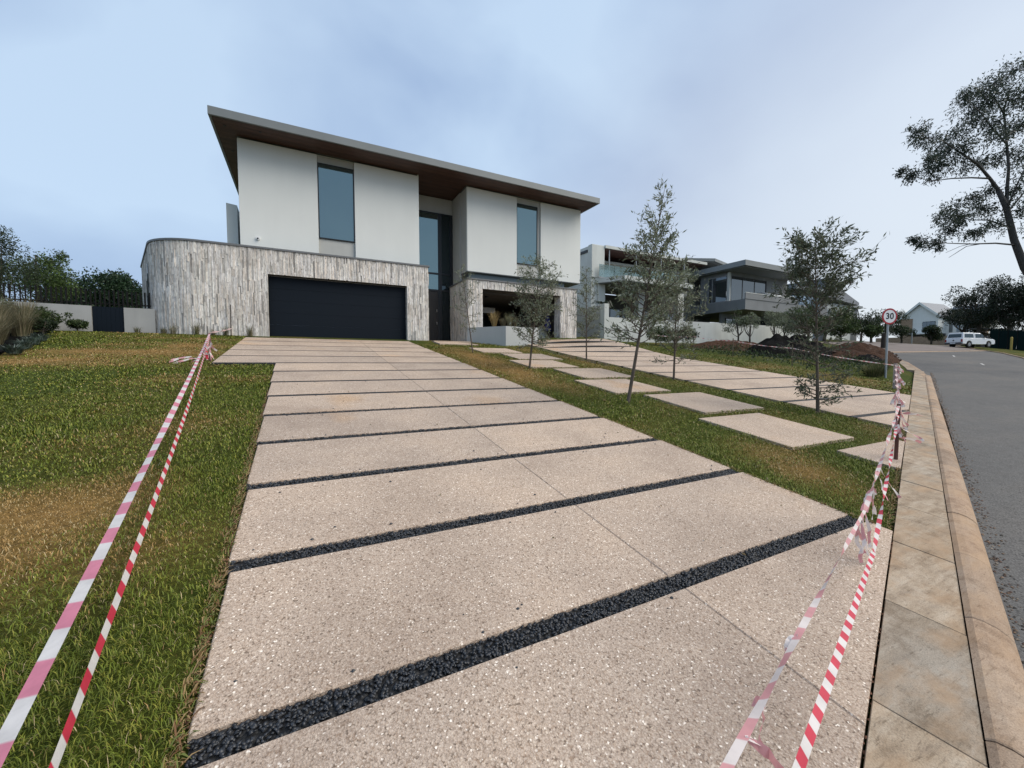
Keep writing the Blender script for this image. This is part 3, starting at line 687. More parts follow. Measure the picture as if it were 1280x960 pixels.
# angled planter in front of the car bay
PL = [(6.98, 18.1), (8.22, 16.5), (10.1, 16.75), (9.3, 18.1)]
pl = thing('planter', 'low pale plastered planter box in front of the open car bay', 'planter')
MB().prism(PL, lambda x, y: H(x, y)-.1, 1.70).build('planter_wall', mPlanter, pl)
MB().prism([(7.25, 18.0), (8.3, 16.66), (9.85, 16.87), (9.2, 18.0)], 1.66, 1.705).build('planter_soil', mSoil, pl)
# the rod against the curved wall, the cloth and box in the bay
tag(MB().tube([(-2.28, 17.86, .9), (-2.28, 17.95, 2.15)], .018, 6, (.05, .04, .035)).build('thin_rod', mWood), 'thin dark rod standing against the curved stone wall left of garage door', 'rod')
gb = thing('storage_box', 'grey box on the car bay floor beside the right stone pillar', 'box')
gb2 = MB().bev(11.35, 12.2, 19.3, 19.9, 1.38, 1.95, .03).build('box_body', mPanel, gb); MB().bev(11.33, 12.22, 19.28, 19.92, 1.951, 1.99, .01).build('lid', mPanel, gb)
cb = MB(); rows = 9; cols_ = 12; vs = []; fs = []
for i in range(rows):
    t = i/(rows-1); z = 2.78-.98*t; hw = .06+.20*t
    for k in range(cols_):
        an = 2*math.pi*k/cols_; rr = hw*(1+.18*math.sin(an*5+t*3)); vs.append((12.05+rr*math.cos(an)+.02*math.sin(3*t), 19.05+rr*.55*math.sin(an), z))
for i in range(rows-1):
    for k in range(cols_): fs.append((i*cols_+k, i*cols_+(k+1)%cols_, (i+1)*cols_+(k+1)%cols_, (i+1)*cols_+k))
fs.append(tuple(range(cols_))); cb.add(vs, fs)
tag(cb.build('hanging_cloth', mBlueCloth, smooth=True), 'dark blue cloth hanging inside the car bay next to the right pillar', 'cloth')

# ------------------------------------------------------------------ boundary wall and slat fence left of the house
fw = thing('slat_fence', 'low grey plastered wall topped by dark upright slats left of the house', 'fence')
FY = 18.75
def wz(x): return H(x, FY)-.1
MB().prism([(-11.5, FY), (-6.29, FY), (-6.29, FY+.22), (-11.5, FY+.22)], .6, lambda x, y: 1.95-.012*(x+6.29)).build('wall', mGardenWall, fw)
MB().prism([(-5.46, FY), (-4.62, FY), (-4.75, FY+.22), (-5.46, FY+.22)], .6, 1.94).build('wall', mGardenWall, fw)
sm = MB().box(-.0175, .0175, -.05, .05, 0, .62).mesh('slat'); sm.materials.append(mFence.m)
x = -11.4
while x < -4.75:
    z = 1.945-.012*(x+6.29) if x < -6.29 else 1.94
    o = link_mesh('slat', sm, None, fw); o.location = (x, FY+.12, z-.05 if not -6.3 < x < -5.45 else 1.9); o.rotation_euler = (0, 0, R(25)+random.uniform(-.05, .05)); o.scale = (1, 1, 1+random.uniform(-.01, .01)); x += .118
MB().box(-11.5, -4.75, FY+.10, FY+.14, 2.03, 2.07).build('rail', mFence, fw)
gt = thing('dark_gate', 'dark solid gate set between the two low grey walls', 'gate')
for k in range(7): MB().box(-6.285+k*.1175, -6.285+k*.1175+.113, FY+.06, FY+.10, .98, 1.94).build('gate_board', mDoor, gt)
MB().box(-6.285, -5.465, FY+.101, FY+.14, 1.0, 1.1).box(-6.285, -5.465, FY+.101, FY+.14, 1.75, 1.85).build('gate_rail', mFence, gt)

# ------------------------------------------------------------------ neighbouring house with balcony and glazed wing
nb = thing('neighbour_house', 'grey and white flat roofed neighbouring house with glass balcony and cantilevered glazed wing', 'house')
# side wall of the first block and its front pier
MB().box(19.7, 20.85, 24.95, 36, 1.2, 9.0).build('side_wall', mPlasterN, nb)
MB().bev(19.66, 20.9, 24.85, 25.3, 6.6, 9.06, .02).build('front_pier', mPlasterN, nb)
MB().box(19.64, 19.71, 25.4, 27.2, 8.55, 8.75).build('slot', mFrame, nb)
MB().box(18.2, 19.69, 30.0, 36, 1.2, 8.5).build('back_wall', mGreyN, nb)
MB().box(18.4, 19.5, 29.9, 29.99, 2.2, 7.9).build('tall_window', mGlassN, nb)
MB().box(17.9, 19.69, 29.6, 36, 8.502, 8.9).build('red_band', mRedWood, nb)
MB().box(17.6, 34.0, 29.0, 37, 9.15, 9.4).build('roof', mFascia, nb)
MB().box(20.91, 32.6, 24.75, 28.99, 8.88, 9.1).build('roof_fascia', mPlasterN, nb)
MB().box(20.92, 32.5, 24.85, 29.0, 8.80, 8.875).build('soffit', mRedWood, nb)
MB().box(20.86, 34, 28.0, 28.3, 6.5, 8.79).build('upper_wall', mGreyN, nb)
for k in range(5): window(nb, 21.0+k*2.2, 23.05+k*2.2, 27.9, 6.62, 8.15, .06, mGlassN, mFrameGrey, (22.0+k*2.2,))
MB().box(20.86, 32.3, 26.3, 27.88, 8.2, 8.4).build('sun_shade', mPlasterN, nb)
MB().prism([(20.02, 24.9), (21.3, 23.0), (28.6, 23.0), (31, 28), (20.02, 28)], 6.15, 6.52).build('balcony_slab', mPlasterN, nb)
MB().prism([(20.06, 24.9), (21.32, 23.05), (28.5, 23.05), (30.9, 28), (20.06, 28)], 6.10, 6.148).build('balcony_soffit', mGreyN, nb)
bal = MB().box(20.1, 29.3, 24.55, 24.6, 6.52, 6.60).build('balustrade', mFrameGrey, nb)
for k in range(6): MB().box(20.15+k*1.5, 20.15+k*1.5+1.46, 24.56, 24.58, 6.6, 7.55).build('glass_panel', mBal, bal)
for k in range(4): MB().tube([(21.4+k*2.8, 24.9, 6.52), (21.4+k*2.8, 24.9, 8.8)], .045, 8).build('steel_column', mGalv, nb)
# ground floor recess
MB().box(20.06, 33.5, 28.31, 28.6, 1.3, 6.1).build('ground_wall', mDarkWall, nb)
for k in range(5): window(nb, 20.8+k*2.5, 23.1+k*2.5, 28.2, 1.9, 4.9, .07, mGlassN, mFrame, (21.9+k*2.5,))
MB().box(20.3, 20.95, 24.80, 24.945, 1.3, 6.09).build('pier', mPlasterN, nb)
for x in (24.6, 29.2): MB().box(x, x+.7, 24.96, 25.4, 1.3, 6.09).build('pier', mPlasterN, nb)
# middle block roof
MB().box(33.6, 41.5, 31.0, 37, 1.3, 10.4).build('middle_wall', mGreyN, nb)
MB().prism([(34.6, 29.6), (38.1, 28.0), (44, 29.5), (44, 38), (34.6, 38)], 10.55, 10.85).build('middle_roof', mFascia, nb)
MB().prism([(34.8, 29.7), (38.1, 28.2), (43.8, 29.7), (43.8, 37), (34.8, 37)], 10.47, 10.546).build('soffit', mGreyN, nb)
# glazed wing
WX, WY = 38.0, 26.3
MB().box(WX-.9, 48.2, WY-2.2, 36, 9.25, 9.75).build('wing_roof', mFascia, nb)
MB().box(WX-.7, 48.0, WY-2.0, 35, 9.17, 9.246).build('soffit', mSoffitGrey, nb)
MB().box(WX-.3, 48.3, WY-1.9, 34, 5.2, 6.2).build('wing_floor', mGreyN, nb)
MB().box(WX-.35, 46.5, WY-1.95, WY-1.85, 6.2, 6.75).build('parapet', mGreyN, nb)
MB().box(WX-.36, 46.4, WY-1.97, WY-1.83, 6.752, 6.81).build('parapet_cap', mPlasterN, nb)
wg = MB()
wg.box(WX+.021, WX+.3, WY+.021, WY+.3, 6.2, 9.17).box(WX, WX+.15, WY+2.4, WY+3.3, 6.2, 9.17).box(WX, WX+.15, WY+.301, WY+2.4, 8.85, 9.17).box(44.2, 48, WY, WY+.4, 6.2, 9.17).box(WX+.301, 44.2, WY+.001, WY+.2, 8.8, 9.169)
wg.build('wing_wall', mGreyN, nb)
MB().box(WX-.03, WX+.20, WY-.03, WY+.2, 6.2, 9.1).build('corner_post', mPlasterN, nb)
f = MB().box(WX-.02, WX+.06, WY+.33, WY+2.38, 6.2, 6.32).box(WX-.02, WX+.06, WY+.33, WY+2.38, 8.76, 8.85).box(WX-.02, WX+.06, WY+1.85, WY+1.93, 6.32, 8.76).box(WX-.02, WX+.06, WY+2.30, WY+2.38, 6.32, 8.76).build('window', mFrameGrey, nb)
MB().box(WX+.02, WX+.04, WY+.33, WY+1.85, 6.32, 8.76).build('pane', mGlassN, f); MB().box(WX+.02, WX+.04, WY+1.93, WY+2.3, 6.32, 8.76).build('pane', mGlassN, f)
window(nb, WX+.32, 44.18, WY+.05, 6.21, 8.79, .08, mGlassN, mFrame, (40.2, 42.2))
MB().box(WX+.4, 47.6, WY+1.0, WY+1.3, 1.5, 5.19).build('ground_wall', mGreyN, nb)
for k in range(3): window(nb, 38.9+k*2.4, 41.1+k*2.4, WY+.9, 2.0, 4.7, .07, mGlassN, mFrame, (40.0+k*2.4,))
MB().box(46.2, 47.4, WY-.8, WY+.8, 1.4, 5.19).build('pier', mGreyN, nb)
MB().hexa([(43.0, 25.0, 6.95), (46.9, 24.9, 7.0), (46.9, 26.2, 7.15), (43.0, 26.2, 7.1), (43.0, 25.0, 7.05), (46.9, 24.9, 7.12), (46.9, 26.2, 7.55), (43.0, 26.2, 7.5)]).build('white_canopy', mWhiteBoard, nb)
# boundary wall of the neighbour
bw = thing('boundary_wall', 'long pale plastered boundary wall in front of the neighbouring house', 'wall')
MB().prism([(18.0, 21.2), (43.5, 21.4), (43.5, 21.65), (18.0, 21.45)], .8, lambda x, y: 3.10+.012*(x-18)).build('front_wall', mPlasterN, bw)
MB().box(17.82, 18.2, 21.15, 21.55, .9, 3.98).build('corner_pier', mPlasterN, bw)
MB().prism([(17.85, 21.56), (18.1, 21.56), (18.1, 27), (17.85, 27)], .9, 3.9).build('side_wall', mGardenWall, bw)
# third house beyond: blue glass front and grey roofs
h3 = thing('blue_glass_house', 'house with tall blue glass front partly hidden behind the sapling nearest the pavement', 'house')
p = ground_at(1000, 60); bx, by, bz = p
MB().box(bx-3, bx+7, by, by+9, bz-1, bz+7.2).build('wall', mGreyN, h3)
for k in range(4):
    for j in range(2): 
        f = MB().box(bx-2.9+k*1.9, bx-1.1+k*1.9, by-.08, by-.01, bz+.3+j*3.3, bz+3.4+j*3.3).build('window', mFrameGrey, h3); MB().box(bx-2.82+k*1.9, bx-1.18+k*1.9, by-.12, by-.081, bz+.4+j*3.3, bz+3.3+j*3.3).build('pane', mGlassBlue, f)
MB().box(bx-4, bx+8, by-1.2, by+10, bz+7.25, bz+7.7).build('roof', mFascia, h3)
h4 = thing('grey_roofed_house', 'distant house with sloping grey roof behind the trees left of the speed sign', 'house')
p = ground_at(1045, 78); bx, by, bz = p
MB().box(bx-6, bx+5, by, by+8, bz-1, bz+6.8).build('wall', mPlasterN, h4)
MB().hexa([(bx-7, by-1, bz+7.6), (bx+5.6, by-1, bz+6.8), (bx+5.6, by+9, bz+6.8), (bx-7, by+9, bz+7.6), (bx-7, by-1, bz+10.9), (bx+5.6, by-1, bz+7.3), (bx+5.6, by+9, bz+7.3), (bx-7, by+9, bz+10.9)]).build('roof', mRoofTile, h4)
MB().box(bx+5.2, bx+10, by+1, by+8, bz-1, bz+6.6).build('wall', mGreyN, h4); MB().box(bx+5, bx+10.6, by+.4, by+8.6, bz+6.65, bz+7.1).build('roof', mFascia, h4)
for k in range(3): MB().box(bx-5+k*3.4, bx-2.6+k*3.4, by-.06, by-.002, bz+3.6, bz+5.6).build('window', mGlassN, h4)
# gabled house at the end of the road
fwd = Vector((.459, .888, 0)); rgt = Vector((.888, -.459, 0))
h5p = ground_at(1150, 96)
h5 = thing('gabled_house', 'white and brick house with pitched grey roof at the end of the road', 'house', h5p, R(-97)); h5.scale = (.66, .66, .93)
def hb(*a): return MB().box(*a)
hb(-6.0, -2.6, -.2, 9, -1, 6.6).build('brick_wall', mBrick, h5)
MB().add([(-6.2,0,5.2),(4.4,0,5.2),(4.4,0,6.7),(-.6,0,10.2),(-6.2,0,6.6),(-6.2,14,5.2),(4.4,14,5.2),(4.4,14,6.7),(-.6,14,10.2),(-6.2,14,6.6)], [(0,1,2,3,4),(9,8,7,6,5),(0,5,6,1),(1,6,7,2),(4,9,5,0)]).build('gable_wall', mPlaster, h5)
hb(-2.6, 4.4, .02, 14, 2.6, 5.19).build('wall', mPlaster, h5); hb(-5.9, 4.3, .6, 13.9, -1, 2.6).build('ground_wall', mDarkWall, h5)
hb(-3.8, 2.4, -1.0, .0, 2.5, 2.85).build('balcony', mPlaster, h5)
MB().hexa([(-7.2,-.7,5.75),(-.6,-.7,10.1),(-.6,14.5,10.1),(-7.2,14.5,5.75),(-7.2,-.7,6.25),(-.6,-.7,10.6),(-.6,14.5,10.6),(-7.2,14.5,6.25)]).build('roof', mRoofTile, h5)
MB().hexa([(-.6,-.7,10.1),(5.0,-.7,6.4),(5.0,14.5,6.4),(-.6,14.5,10.1),(-.6,-.7,10.6),(5.0,-.7,6.9),(5.0,14.5,6.9),(-.6,14.5,10.6)]).build('roof', mRoofTile, h5)
MB().hexa([(-7.3,-.8,5.7),(-.6,-.8,10.05),(-.6,-.7,10.05),(-7.3,-.7,5.7),(-7.3,-.8,6.3),(-.6,-.8,10.68),(-.6,-.7,10.68),(-7.3,-.7,6.3)]).build('barge_board', mPlaster, h5)
MB().hexa([(-.6,-.8,10.05),(5.1,-.8,6.3),(5.1,-.7,6.3),(-.6,-.7,10.05),(-.6,-.8,10.68),(5.1,-.8,6.95),(5.1,-.7,6.95),(-.6,-.7,10.68)]).build('barge_board', mPlaster, h5)
f = hb(.2, 3.7, -.1, -.01, 3.0, 5.6).build('window', mFrame, h5)
for k in range(3): hb(.3+k*1.13, 1.36+k*1.13, -.14, -.101, 3.1, 5.5).build('pane', mGlassN, f)
hb(4.41, 14.5, 5, 13, -1, 6.2).build('long_wing', mPlaster, h5)
for k in range(5): hb(5.2+k*1.9, 6.1+k*1.9, 4.93, 4.99, 2.8, 5.2).build('window', mGlassN, h5)
MB().add([(4.3,4.4,6.2),(15,4.4,6.2),(15,13.6,6.2),(4.3,13.6,6.2),(4.3,9,9.3),(15,9,9.3)], [(0,1,5,4),(2,3,4,5),(0,4,3),(1,2,5),(3,2,1,0)]).build('roof', mRoofTile, h5)
hb(13.2, 14.8, 4.2, 4.99, -1, 7.4).build('chimney_pier', mBrick, h5)
lw_ = thing('garden_wall', 'low brown wall below the gabled house at the end of the road', 'wall', h5p, R(-80))
hb(-7, 12, -6, -5.7, -1, 1.5).build('wall', mBrick, lw_)
# ------------------------------------------------------------------ plants
def leaf_mesh(name, P, D, S, L, W, C, fold=.0):
    """diamond leaves: base P, direction D, side S, length L, width W"""
    n = len(P); L = np.asarray(L)[:, None]; W = np.asarray(W)[:, None]
    up = np.cross(D, S)
    V = np.stack([P, P+D*L*.45+S*W*.5, P+D*L, P+D*L*.45-S*W*.5], 1).reshape(-1, 3)
    Q = np.array([[0, 1, 2, 3]])+(np.arange(n)*4)[:, None]
    return np_mesh(name, V, [Q], np.repeat(np.asarray(C), 4, 0))
def unitv(a): return a/np.maximum(1e-9, np.linalg.norm(a, axis=-1, keepdims=True))
def rand_dirs(n, g): return unitv(g.normal(size=(n, 3)))
def leaves(P, D, ln, wd, cols, g, spread=.6, droop=0.):
    """leaf arrays at P loosely following D"""
    n = len(P); d = unitv(np.asarray(D)+spread*rand_dirs(n, g)+np.array([0, 0, -droop])); s = unitv(np.cross(d, rand_dirs(n, g)))
    c = np.asarray(cols)[g.integers(0, len(cols), n)]*g.uniform(.65, 1.35, (n, 1))
    return np.asarray(P), d, s, ln*g.uniform(.65, 1.25, n), wd*g.uniform(.7, 1.2, n), c
OLIVE = [(.17, .20, .125), (.145, .17, .10), (.22, .245, .165), (.12, .14, .085), (.29, .31, .235)]
DARK = [(.022, .036, .016), (.03, .047, .02), (.038, .055, .022), (.026, .04, .02)]
MID = [(.045, .072, .024), (.055, .085, .028), (.07, .095, .034), (.036, .06, .022)]
GUM = [(.04, .055, .04), (.05, .066, .045), (.065, .082, .058), (.034, .046, .034)]
def sapling(seed, base, h, lean, r0, branches, label, group=None, lf=(.098, .026), cols=OLIVE, name='young_tree', bark=(.13, .105, .085), bend=.0, twig=6):
    """branches: rows of (t, azimuth, length, rise, leaves); t is the share of the height the branch leaves the stem at"""
    g = np.random.default_rng(seed); root = thing(name, label, 'tree', base, 0, group)
    stem = lambda t: Vector((lean[0]*t+bend*math.sin(t*5+seed)*.5, lean[1]*t+bend*math.cos(t*4+seed)*.4, h*t))
    m = MB(); pts = [stem(i/14) for i in range(15)]; m.tube([Vector((0, 0, -.05))]+pts, [r0*1.25]+[r0*(1-.86*i/14) for i in range(15)], 7, bark)
    P = []; D = []
    for (t, az, ln, rise, nl) in branches:
        p = stem(t); d = Vector((math.cos(az), math.sin(az), rise)).normalized(); q = [p]; cur = d.copy()
        for k in range(5):
            cur = (cur+Vector((g.normal()*.16, g.normal()*.16, g.normal()*.12+.05))).normalized(); q.append(q[-1]+cur*ln/5)
        rb = max(.003, r0*(1-.86*t)*.5); m.tube(q, [rb*(1-.75*i/5) for i in range(6)], 4, bark, False)
        nt_ = max(3, int(1.6*twig*ln/.5)); segs = []
        for k in range(nt_):
            f = .25+.75*(k+g.random())/nt_; i = min(4, int(f*5)); a = q[i].lerp(q[i+1], f*5-i); dd = (q[i+1]-q[i]).normalized()
            dd = (dd+Vector(g.normal(size=3))*.55+Vector((0, 0, .18))).normalized(); L2 = ln*g.uniform(.18, .42); b = a+dd*L2
            m.tube([a, a.lerp(b, .5)+Vector(g.normal(size=3))*.01, b], [rb*.45, rb*.35, .0015], 3, bark, False); segs.append((a, b, dd))
        segs.append((q[2], q[5], cur))
        for k in range(nl):
            a, b, dd = segs[g.integers(len(segs))]; P.append(a.lerp(b, g.random()**.8)+Vector(g.normal(size=3))*.03); D.append(dd)
    t_ = m.build('trunk', mBark, root, True)
    a = leaves(np.array([tuple(p) for p in P]), np.array([tuple(d) for d in D]), lf[0], lf[1], cols, g, 1.0)
    link_mesh('crown', leaf_mesh('crown', *a), mLeaf, root); return root
def brs(seed, n, t0, t1, prof, leafn, rise=(.3, 1.1), az=None):
    g = random.Random(seed); o = []
    for i in range(n):
        t = t0+(t1-t0)*(i+g.random())/n; L = prof(t)*g.uniform(.6, 1.1); o.append((t, (i*2.4+g.uniform(-.5, .5)) if az is None else az+g.uniform(-.6, .6), L, g.uniform(*rise), max(6, int(.66*leafn*L))))
    return o
def lin(*pts):
    def f(t):
        for (a, x), (b, y) in zip(pts, pts[1:]):
            if t <= b: return x+(y-x)*(t-a)/(b-a) if t >= a else x
        return pts[-1][1]
    return f
TG = 'saplings planted in two rows between the driveways'
AZR = -.45                                              # towards the right of the picture
sapling(11, (5.56, 13.88, H(5.56, 13.88)), 3.1, (-.35, .2), .026, brs(1, 30, .22, .97, lin((.2, .30), (.5, .55), (.8, .42), (1, .2)), 85, (.1, .8)), 'thin sparse sapling beside the front door, first in the left row from the house', TG)
sapling(12, (5.81, 10.13, H(5.81, 10.13)), 2.95, (.28, -.1), .032, brs(2, 58, .22, .98, lin((.2, .55), (.45, .88), (.75, .80), (1, .42)), 150, (.15, .9))+brs(22, 4, .2, .26, lin((0, .6)), 120, (-.25, .05)), 'round bushy sapling in front of the open car bay and planter', TG)
sapling(13, (9.2, 11.88, H(9.2, 11.88)), 3.3, (-.05, 0), .03, brs(3, 44, .2, .99, lin((.2, .62), (.5, .60), (.8, .45), (1, .2)), 120, (.1, .9)), 'narrow sapling at the edge of the second driveway before the right stone pillar', TG)
sapling(14, (5.63, 5.95, H(5.63, 5.95)), 4.05, (.60, -.25), .036, brs(4, 52, .28, .80, lin((.2, .62), (.45, .80), (.62, .66), (.8, .45)), 175, (.1, .9))+brs(44, 16, .72, 1.0, lin((.7, .60), (.9, .40), (1, .22)), 95, (.9, 2.2))+brs(45, 3, .28, .34, lin((0, .75)), 90, (.1, .5), AZR+math.pi), 'tallest leaning sapling beside the stepping slabs with sparse feathery top', TG)
sapling(15, (9.26, 8.01, H(9.26, 8.01)), 3.05, (.12, .05), .032, brs(5, 58, .22, .99, lin((.2, .60), (.45, .85), (.75, .72), (1, .35)), 150, (.1, .9))+brs(55, 3, .14, .2, lin((0, .6)), 100, (-.2, .1)), 'dense sapling standing right behind the tallest leaning one', TG)
sapling(16, (9.18, 4.37, H(9.18, 4.37)), 3.35, (-.22, .05), .034, brs(6, 50, .56, .99, lin((.56, .85), (.75, .95), (1, .42)), 190, (.3, 1.2))+brs(66, 26, .26, .6, lin((.2, .55), (.6, .62)), 80, (-.1, .6))+brs(67, 14, .05, .22, lin((0, .55), (.2, .45)), 120, (-.1, .4))+brs(68, 4, .6, .72, lin((0, 1.0)), 110, (.35, .7), AZR), 'dark sapling nearest the pavement with a full top and leafy shoots at its foot', TG, (.095, .028), [(.075, .095, .058), (.09, .11, .065), (.062, .08, .05), (.13, .15, .10)])

def clump_tree(name, label, cat, base, h, lobes, n, leaf, cols, seed, trunk_r=.2, group=None, limbs=True, droop=.1, bark=(.10, .085, .07), shell=.55, mat=None):
    """trunk and limbs reaching into a crown of leaves gathered on lobes (x, y, z, radius, flattening)"""
    g = np.random.default_rng(seed); root = thing(name, label, cat, base, 0, group); m = MB()
    top = max(l[2] for l in lobes)
    m.tube([(0, 0, -.3), (g.normal()*.05*h*.3, g.normal()*.02*h, h*.25), (lobes[0][0]*.3, lobes[0][1]*.3, h*.5), (lobes[0][0]*.6, lobes[0][1]*.6, h*.75)], [trunk_r*1.2, trunk_r, trunk_r*.7, trunk_r*.25], 8, bark)
    if limbs:
        for l in lobes:
            a = Vector((l[0]*.15, l[1]*.15, max(.3*h*.5, l[2]*.45))); b = Vector(l[:3]); c = a.lerp(b, .5)+Vector((l[0]*.1, l[1]*.1, -.06*h))
            m.tube([a, c, b], [trunk_r*.45, trunk_r*.3, trunk_r*.08], 5, bark, False)
    m.build('trunk', mBark, root, True)
    wts = np.array([l[3]**2 for l in lobes]); k = g.choice(len(lobes), n, p=wts/wts.sum()); Lb = np.array(lobes)[k]
    d = rand_dirs(n, g); rad = (g.random(n)**(1/3)*(1-shell)+shell*g.random(n)**.35)
    # sub clumps: pull leaves towards random cluster centres so gaps show between them
    nc = max(12, n//55); ci = g.integers(0, nc, n); cd = rand_dirs(nc, g); cl = g.choice(len(lobes), nc, p=wts/wts.sum()); cr = g.random(nc)**.4
    LC = np.array(lobes)[cl]; cen = LC[:, :3]+cd*(LC[:, 3]*cr)[:, None]*np.stack([np.ones(nc), np.ones(nc), LC[:, 4]], 1)
    size = LC[:, 3]*.30
    P = cen[ci]+d*(size[ci]*rad)[:, None]; pick = g.random(n) < .25
    P2 = Lb[:, :3]+d*(Lb[:, 3]*rad)[:, None]*np.stack([np.ones(n), np.ones(n), Lb[:, 4]], 1); P[pick] = P2[pick]
    tint = g.uniform(.6, 1.45, nc)[ci]
    P, D, S, L, W, C = leaves(P, d, leaf[0], leaf[1], cols, g, 1.0, droop); C = C*tint[:, None]
    link_mesh('crown', leaf_mesh('crown', P, D, S, L, W, C), mat or mLeaf, root); return root
def lobes_round(seed, rx, ry, z0, z1, n, r):
    g = random.Random(seed); o = []
    for i in range(n):
        a = g.uniform(0, 6.28); q = g.random()**.5; o.append((rx*q*math.cos(a)*.8, ry*q*math.sin(a)*.8, z0+(z1-z0)*g.random()*(1-.4*q), r*g.uniform(.7, 1.2), g.uniform(.6, .85)))
    return o
# big gum leaning in from the right
gum = thing('gum_tree', 'tall gum tree with open crown leaning in from the right edge above the road', 'tree', (42.0, 5.2, H(42, 5.2)))
gb_ = Vector(gum.location); g = np.random.default_rng(5); m = MB(); GB = (.075, .07, .066)
def gp(u, v, dd=0): return at(u, v, 24+dd)-gb_
m.tube([(0, 0, -.3), gp(1350, 420), gp(1310, 380), gp(1281, 335), gp(1267.5, 300), gp(1258, 260), gp(1248, 238)], [.34, .27, .23, .195, .165, .14, .115], 9, GB)
limbs_ = [[(1258, 262, 0), (1259, 235, .3), (1261, 210, .5), (1258, 175, .7), (1255, 138, .9), (1262, 112, 1), (1275, 98, 1.2)],
 [(1248, 238, 0), (1237, 223, -.2), (1222, 205, -.4), (1205, 194, -.6), (1190, 184, -.8), (1176, 174, -1)], [(1237, 223, -.2), (1215, 222, -.5), (1190, 223, -.9), (1167, 226, -1.2), (1140, 221, -1.4)],
 [(1268, 306, 0), (1245, 304, -.6), (1215, 305, -1), (1185, 304, -1.4), (1150, 301, -1.8)], [(1265, 285, 0), (1235, 275, .5), (1214, 275, 1), (1190, 268, 1.3)], [(1260, 170, .7), (1272, 160, .9), (1285, 150, 1)], [(1258, 180, .7), (1240, 160, 0), (1225, 140, -.4), (1208, 125, -.8)],
 [(1256, 145, .9), (1245, 125, .6), (1228, 112, .3)], [(1262, 262, 0), (1285, 235, .5), (1310, 200, .8)], [(1281, 335, 0), (1305, 290, .5), (1330, 240, .6)], [(1258, 262, 0), (1274, 225, -.8), (1292, 190, -1.2)]]
for L in limbs_: m.tube([gp(*p) for p in L], [(.10 if len(L) > 5 else .055)*(1-.8*i/(len(L)-1)) for i in range(len(L))], 5, GB, False)
m.tube([gp(1186, 322), gp(1208, 308), gp(1225, 305)], [.01, .02, .03], 4, GB, False); m.tube([gp(1182, 316), gp(1200, 308), gp(1212, 305)], [.01, .015, .025], 4, GB, False)
CL = [(1270,88,18),(1245,104,13),(1226,116,13),(1207,122,9),(1236,130,18),(1216,140,15),(1158,172,12),(1148,164,8),(1172,184,11),(1139,218,8),(1128,214,5),(1160,214,11),(1180,205,10),(1205,203,11),(1195,168,8),(1221,150,14),(1250,150,14),(1266,124,14),(1241,175,11),(1274,198,14),(1270,236,10),(1216,246,10),(1196,262,12),(1180,274,8),(1226,262,12),(1190,290,9),(1155,300,7),(1144,302,5),(1174,306,7),(1215,290,9),(1240,282,9),(1276,262,11),(1186,190,10),(1168,200,9),(1230,205,9),(1252,196,9),(1206,182,8),(1300,100,24),(1312,150,24),(1300,205,20),(1322,250,20),(1298,278,13),(1275,160,12),(1285,120,14),(1205,270,9),(1235,240,8)]
Ps = []; Ds = []
for (u, v, r) in CL:
    c = gp(u, v, g.uniform(-1.3, 1.3)); rr = r*.0474*1.25
    for q in range(max(7, int(r*1.25))):
        s = Vector(rand_dirs(1, g)[0])*rr*g.random()**.5; a0 = c+s
        nn = int(g.integers(22, 50))
        for k in range(nn): Ps.append(tuple(a0+Vector(g.normal(size=3))*rr*.27)); Ds.append((s.x*.3, s.y*.3, -.35))
        m.tube([c, c+s*.6, a0], [.018, .012, .004], 3, GB, False)
m.build('trunk', mBark, gum, True)
a = leaves(np.array(Ps), np.array(Ds),   .20, .055, GUM, g, .9, .25); link_mesh('crown', leaf_mesh('crown', *a), mLeaf, gum)
# trees behind the parked vehicle
for (u, dd, hh, sd_, lab) in ((1222, 64, 12.0, 1, 'dark tree directly above the parked white pickup'), (1203, 70, 9.6, 2, 'shorter dark tree beside the gabled house, left of the pickup trees'), (1258, 60, 11.4, 3, 'broad dark tree over the green shade cloth fence at the right edge'), (1300, 58, 12.5, 4, 'dark tree cut by the right edge of the view behind the gum tree')):
    p = ground_at(u, dd); lb = lobes_round(sd_, hh*.30, hh*.30, hh*.25, hh*.95, 13, hh*.15)
    clump_tree('roadside_tree', lab, 'tree', p, hh, lb, 9000, (.30, .13), [(.020, .030, .018), (.027, .038, .022), (.033, .044, .026), (.018, .026, .017)], 30+sd_, .22, 'trees along the far side of the road')
# trees at the road bend left of the sign
for (u, dd, hh, sd_, lab, cl_) in ((1075, 66, 7.2, 1, 'dark green tree just left of the speed sign', DARK), (1050, 62, 5.2, 2, 'low spreading tree between the sapling and the speed sign', MID), (1104, 80, 7.5, 3, 'tree rising behind the speed sign post', DARK), (1163, 82, 4.6, 4, 'small round tree in front of the gabled house', DARK), (1028, 52, 6.5, 5, 'leafy tree behind the sapling nearest the pavement', MID), (1088, 58, 3.2, 6, 'rounded shrub by the road bend below the dark tree', MID), (1126, 84, 5.6, 7, 'dark tree before the brick side of the gabled house', DARK)):
    p = ground_at(u, dd); lb = lobes_round(40+sd_, hh*.38, hh*.38, hh*.3, hh*.85, 9, hh*.2)
    clump_tree('garden_tree', lab, 'tree', p, hh, lb, 5200, (.26, .12), cl_, 50+sd_, .15, 'trees near the bend in the road')
p = ground_at(1008, 33); clump_tree('garden_tree', 'round clipped mid green tree behind the heap of dark compost', 'tree', p, 4.3, lobes_round(61, 1.3, 1.3, 1.5, 3.6, 10, .85), 7000, (.13, .06), MID, 61, .08)
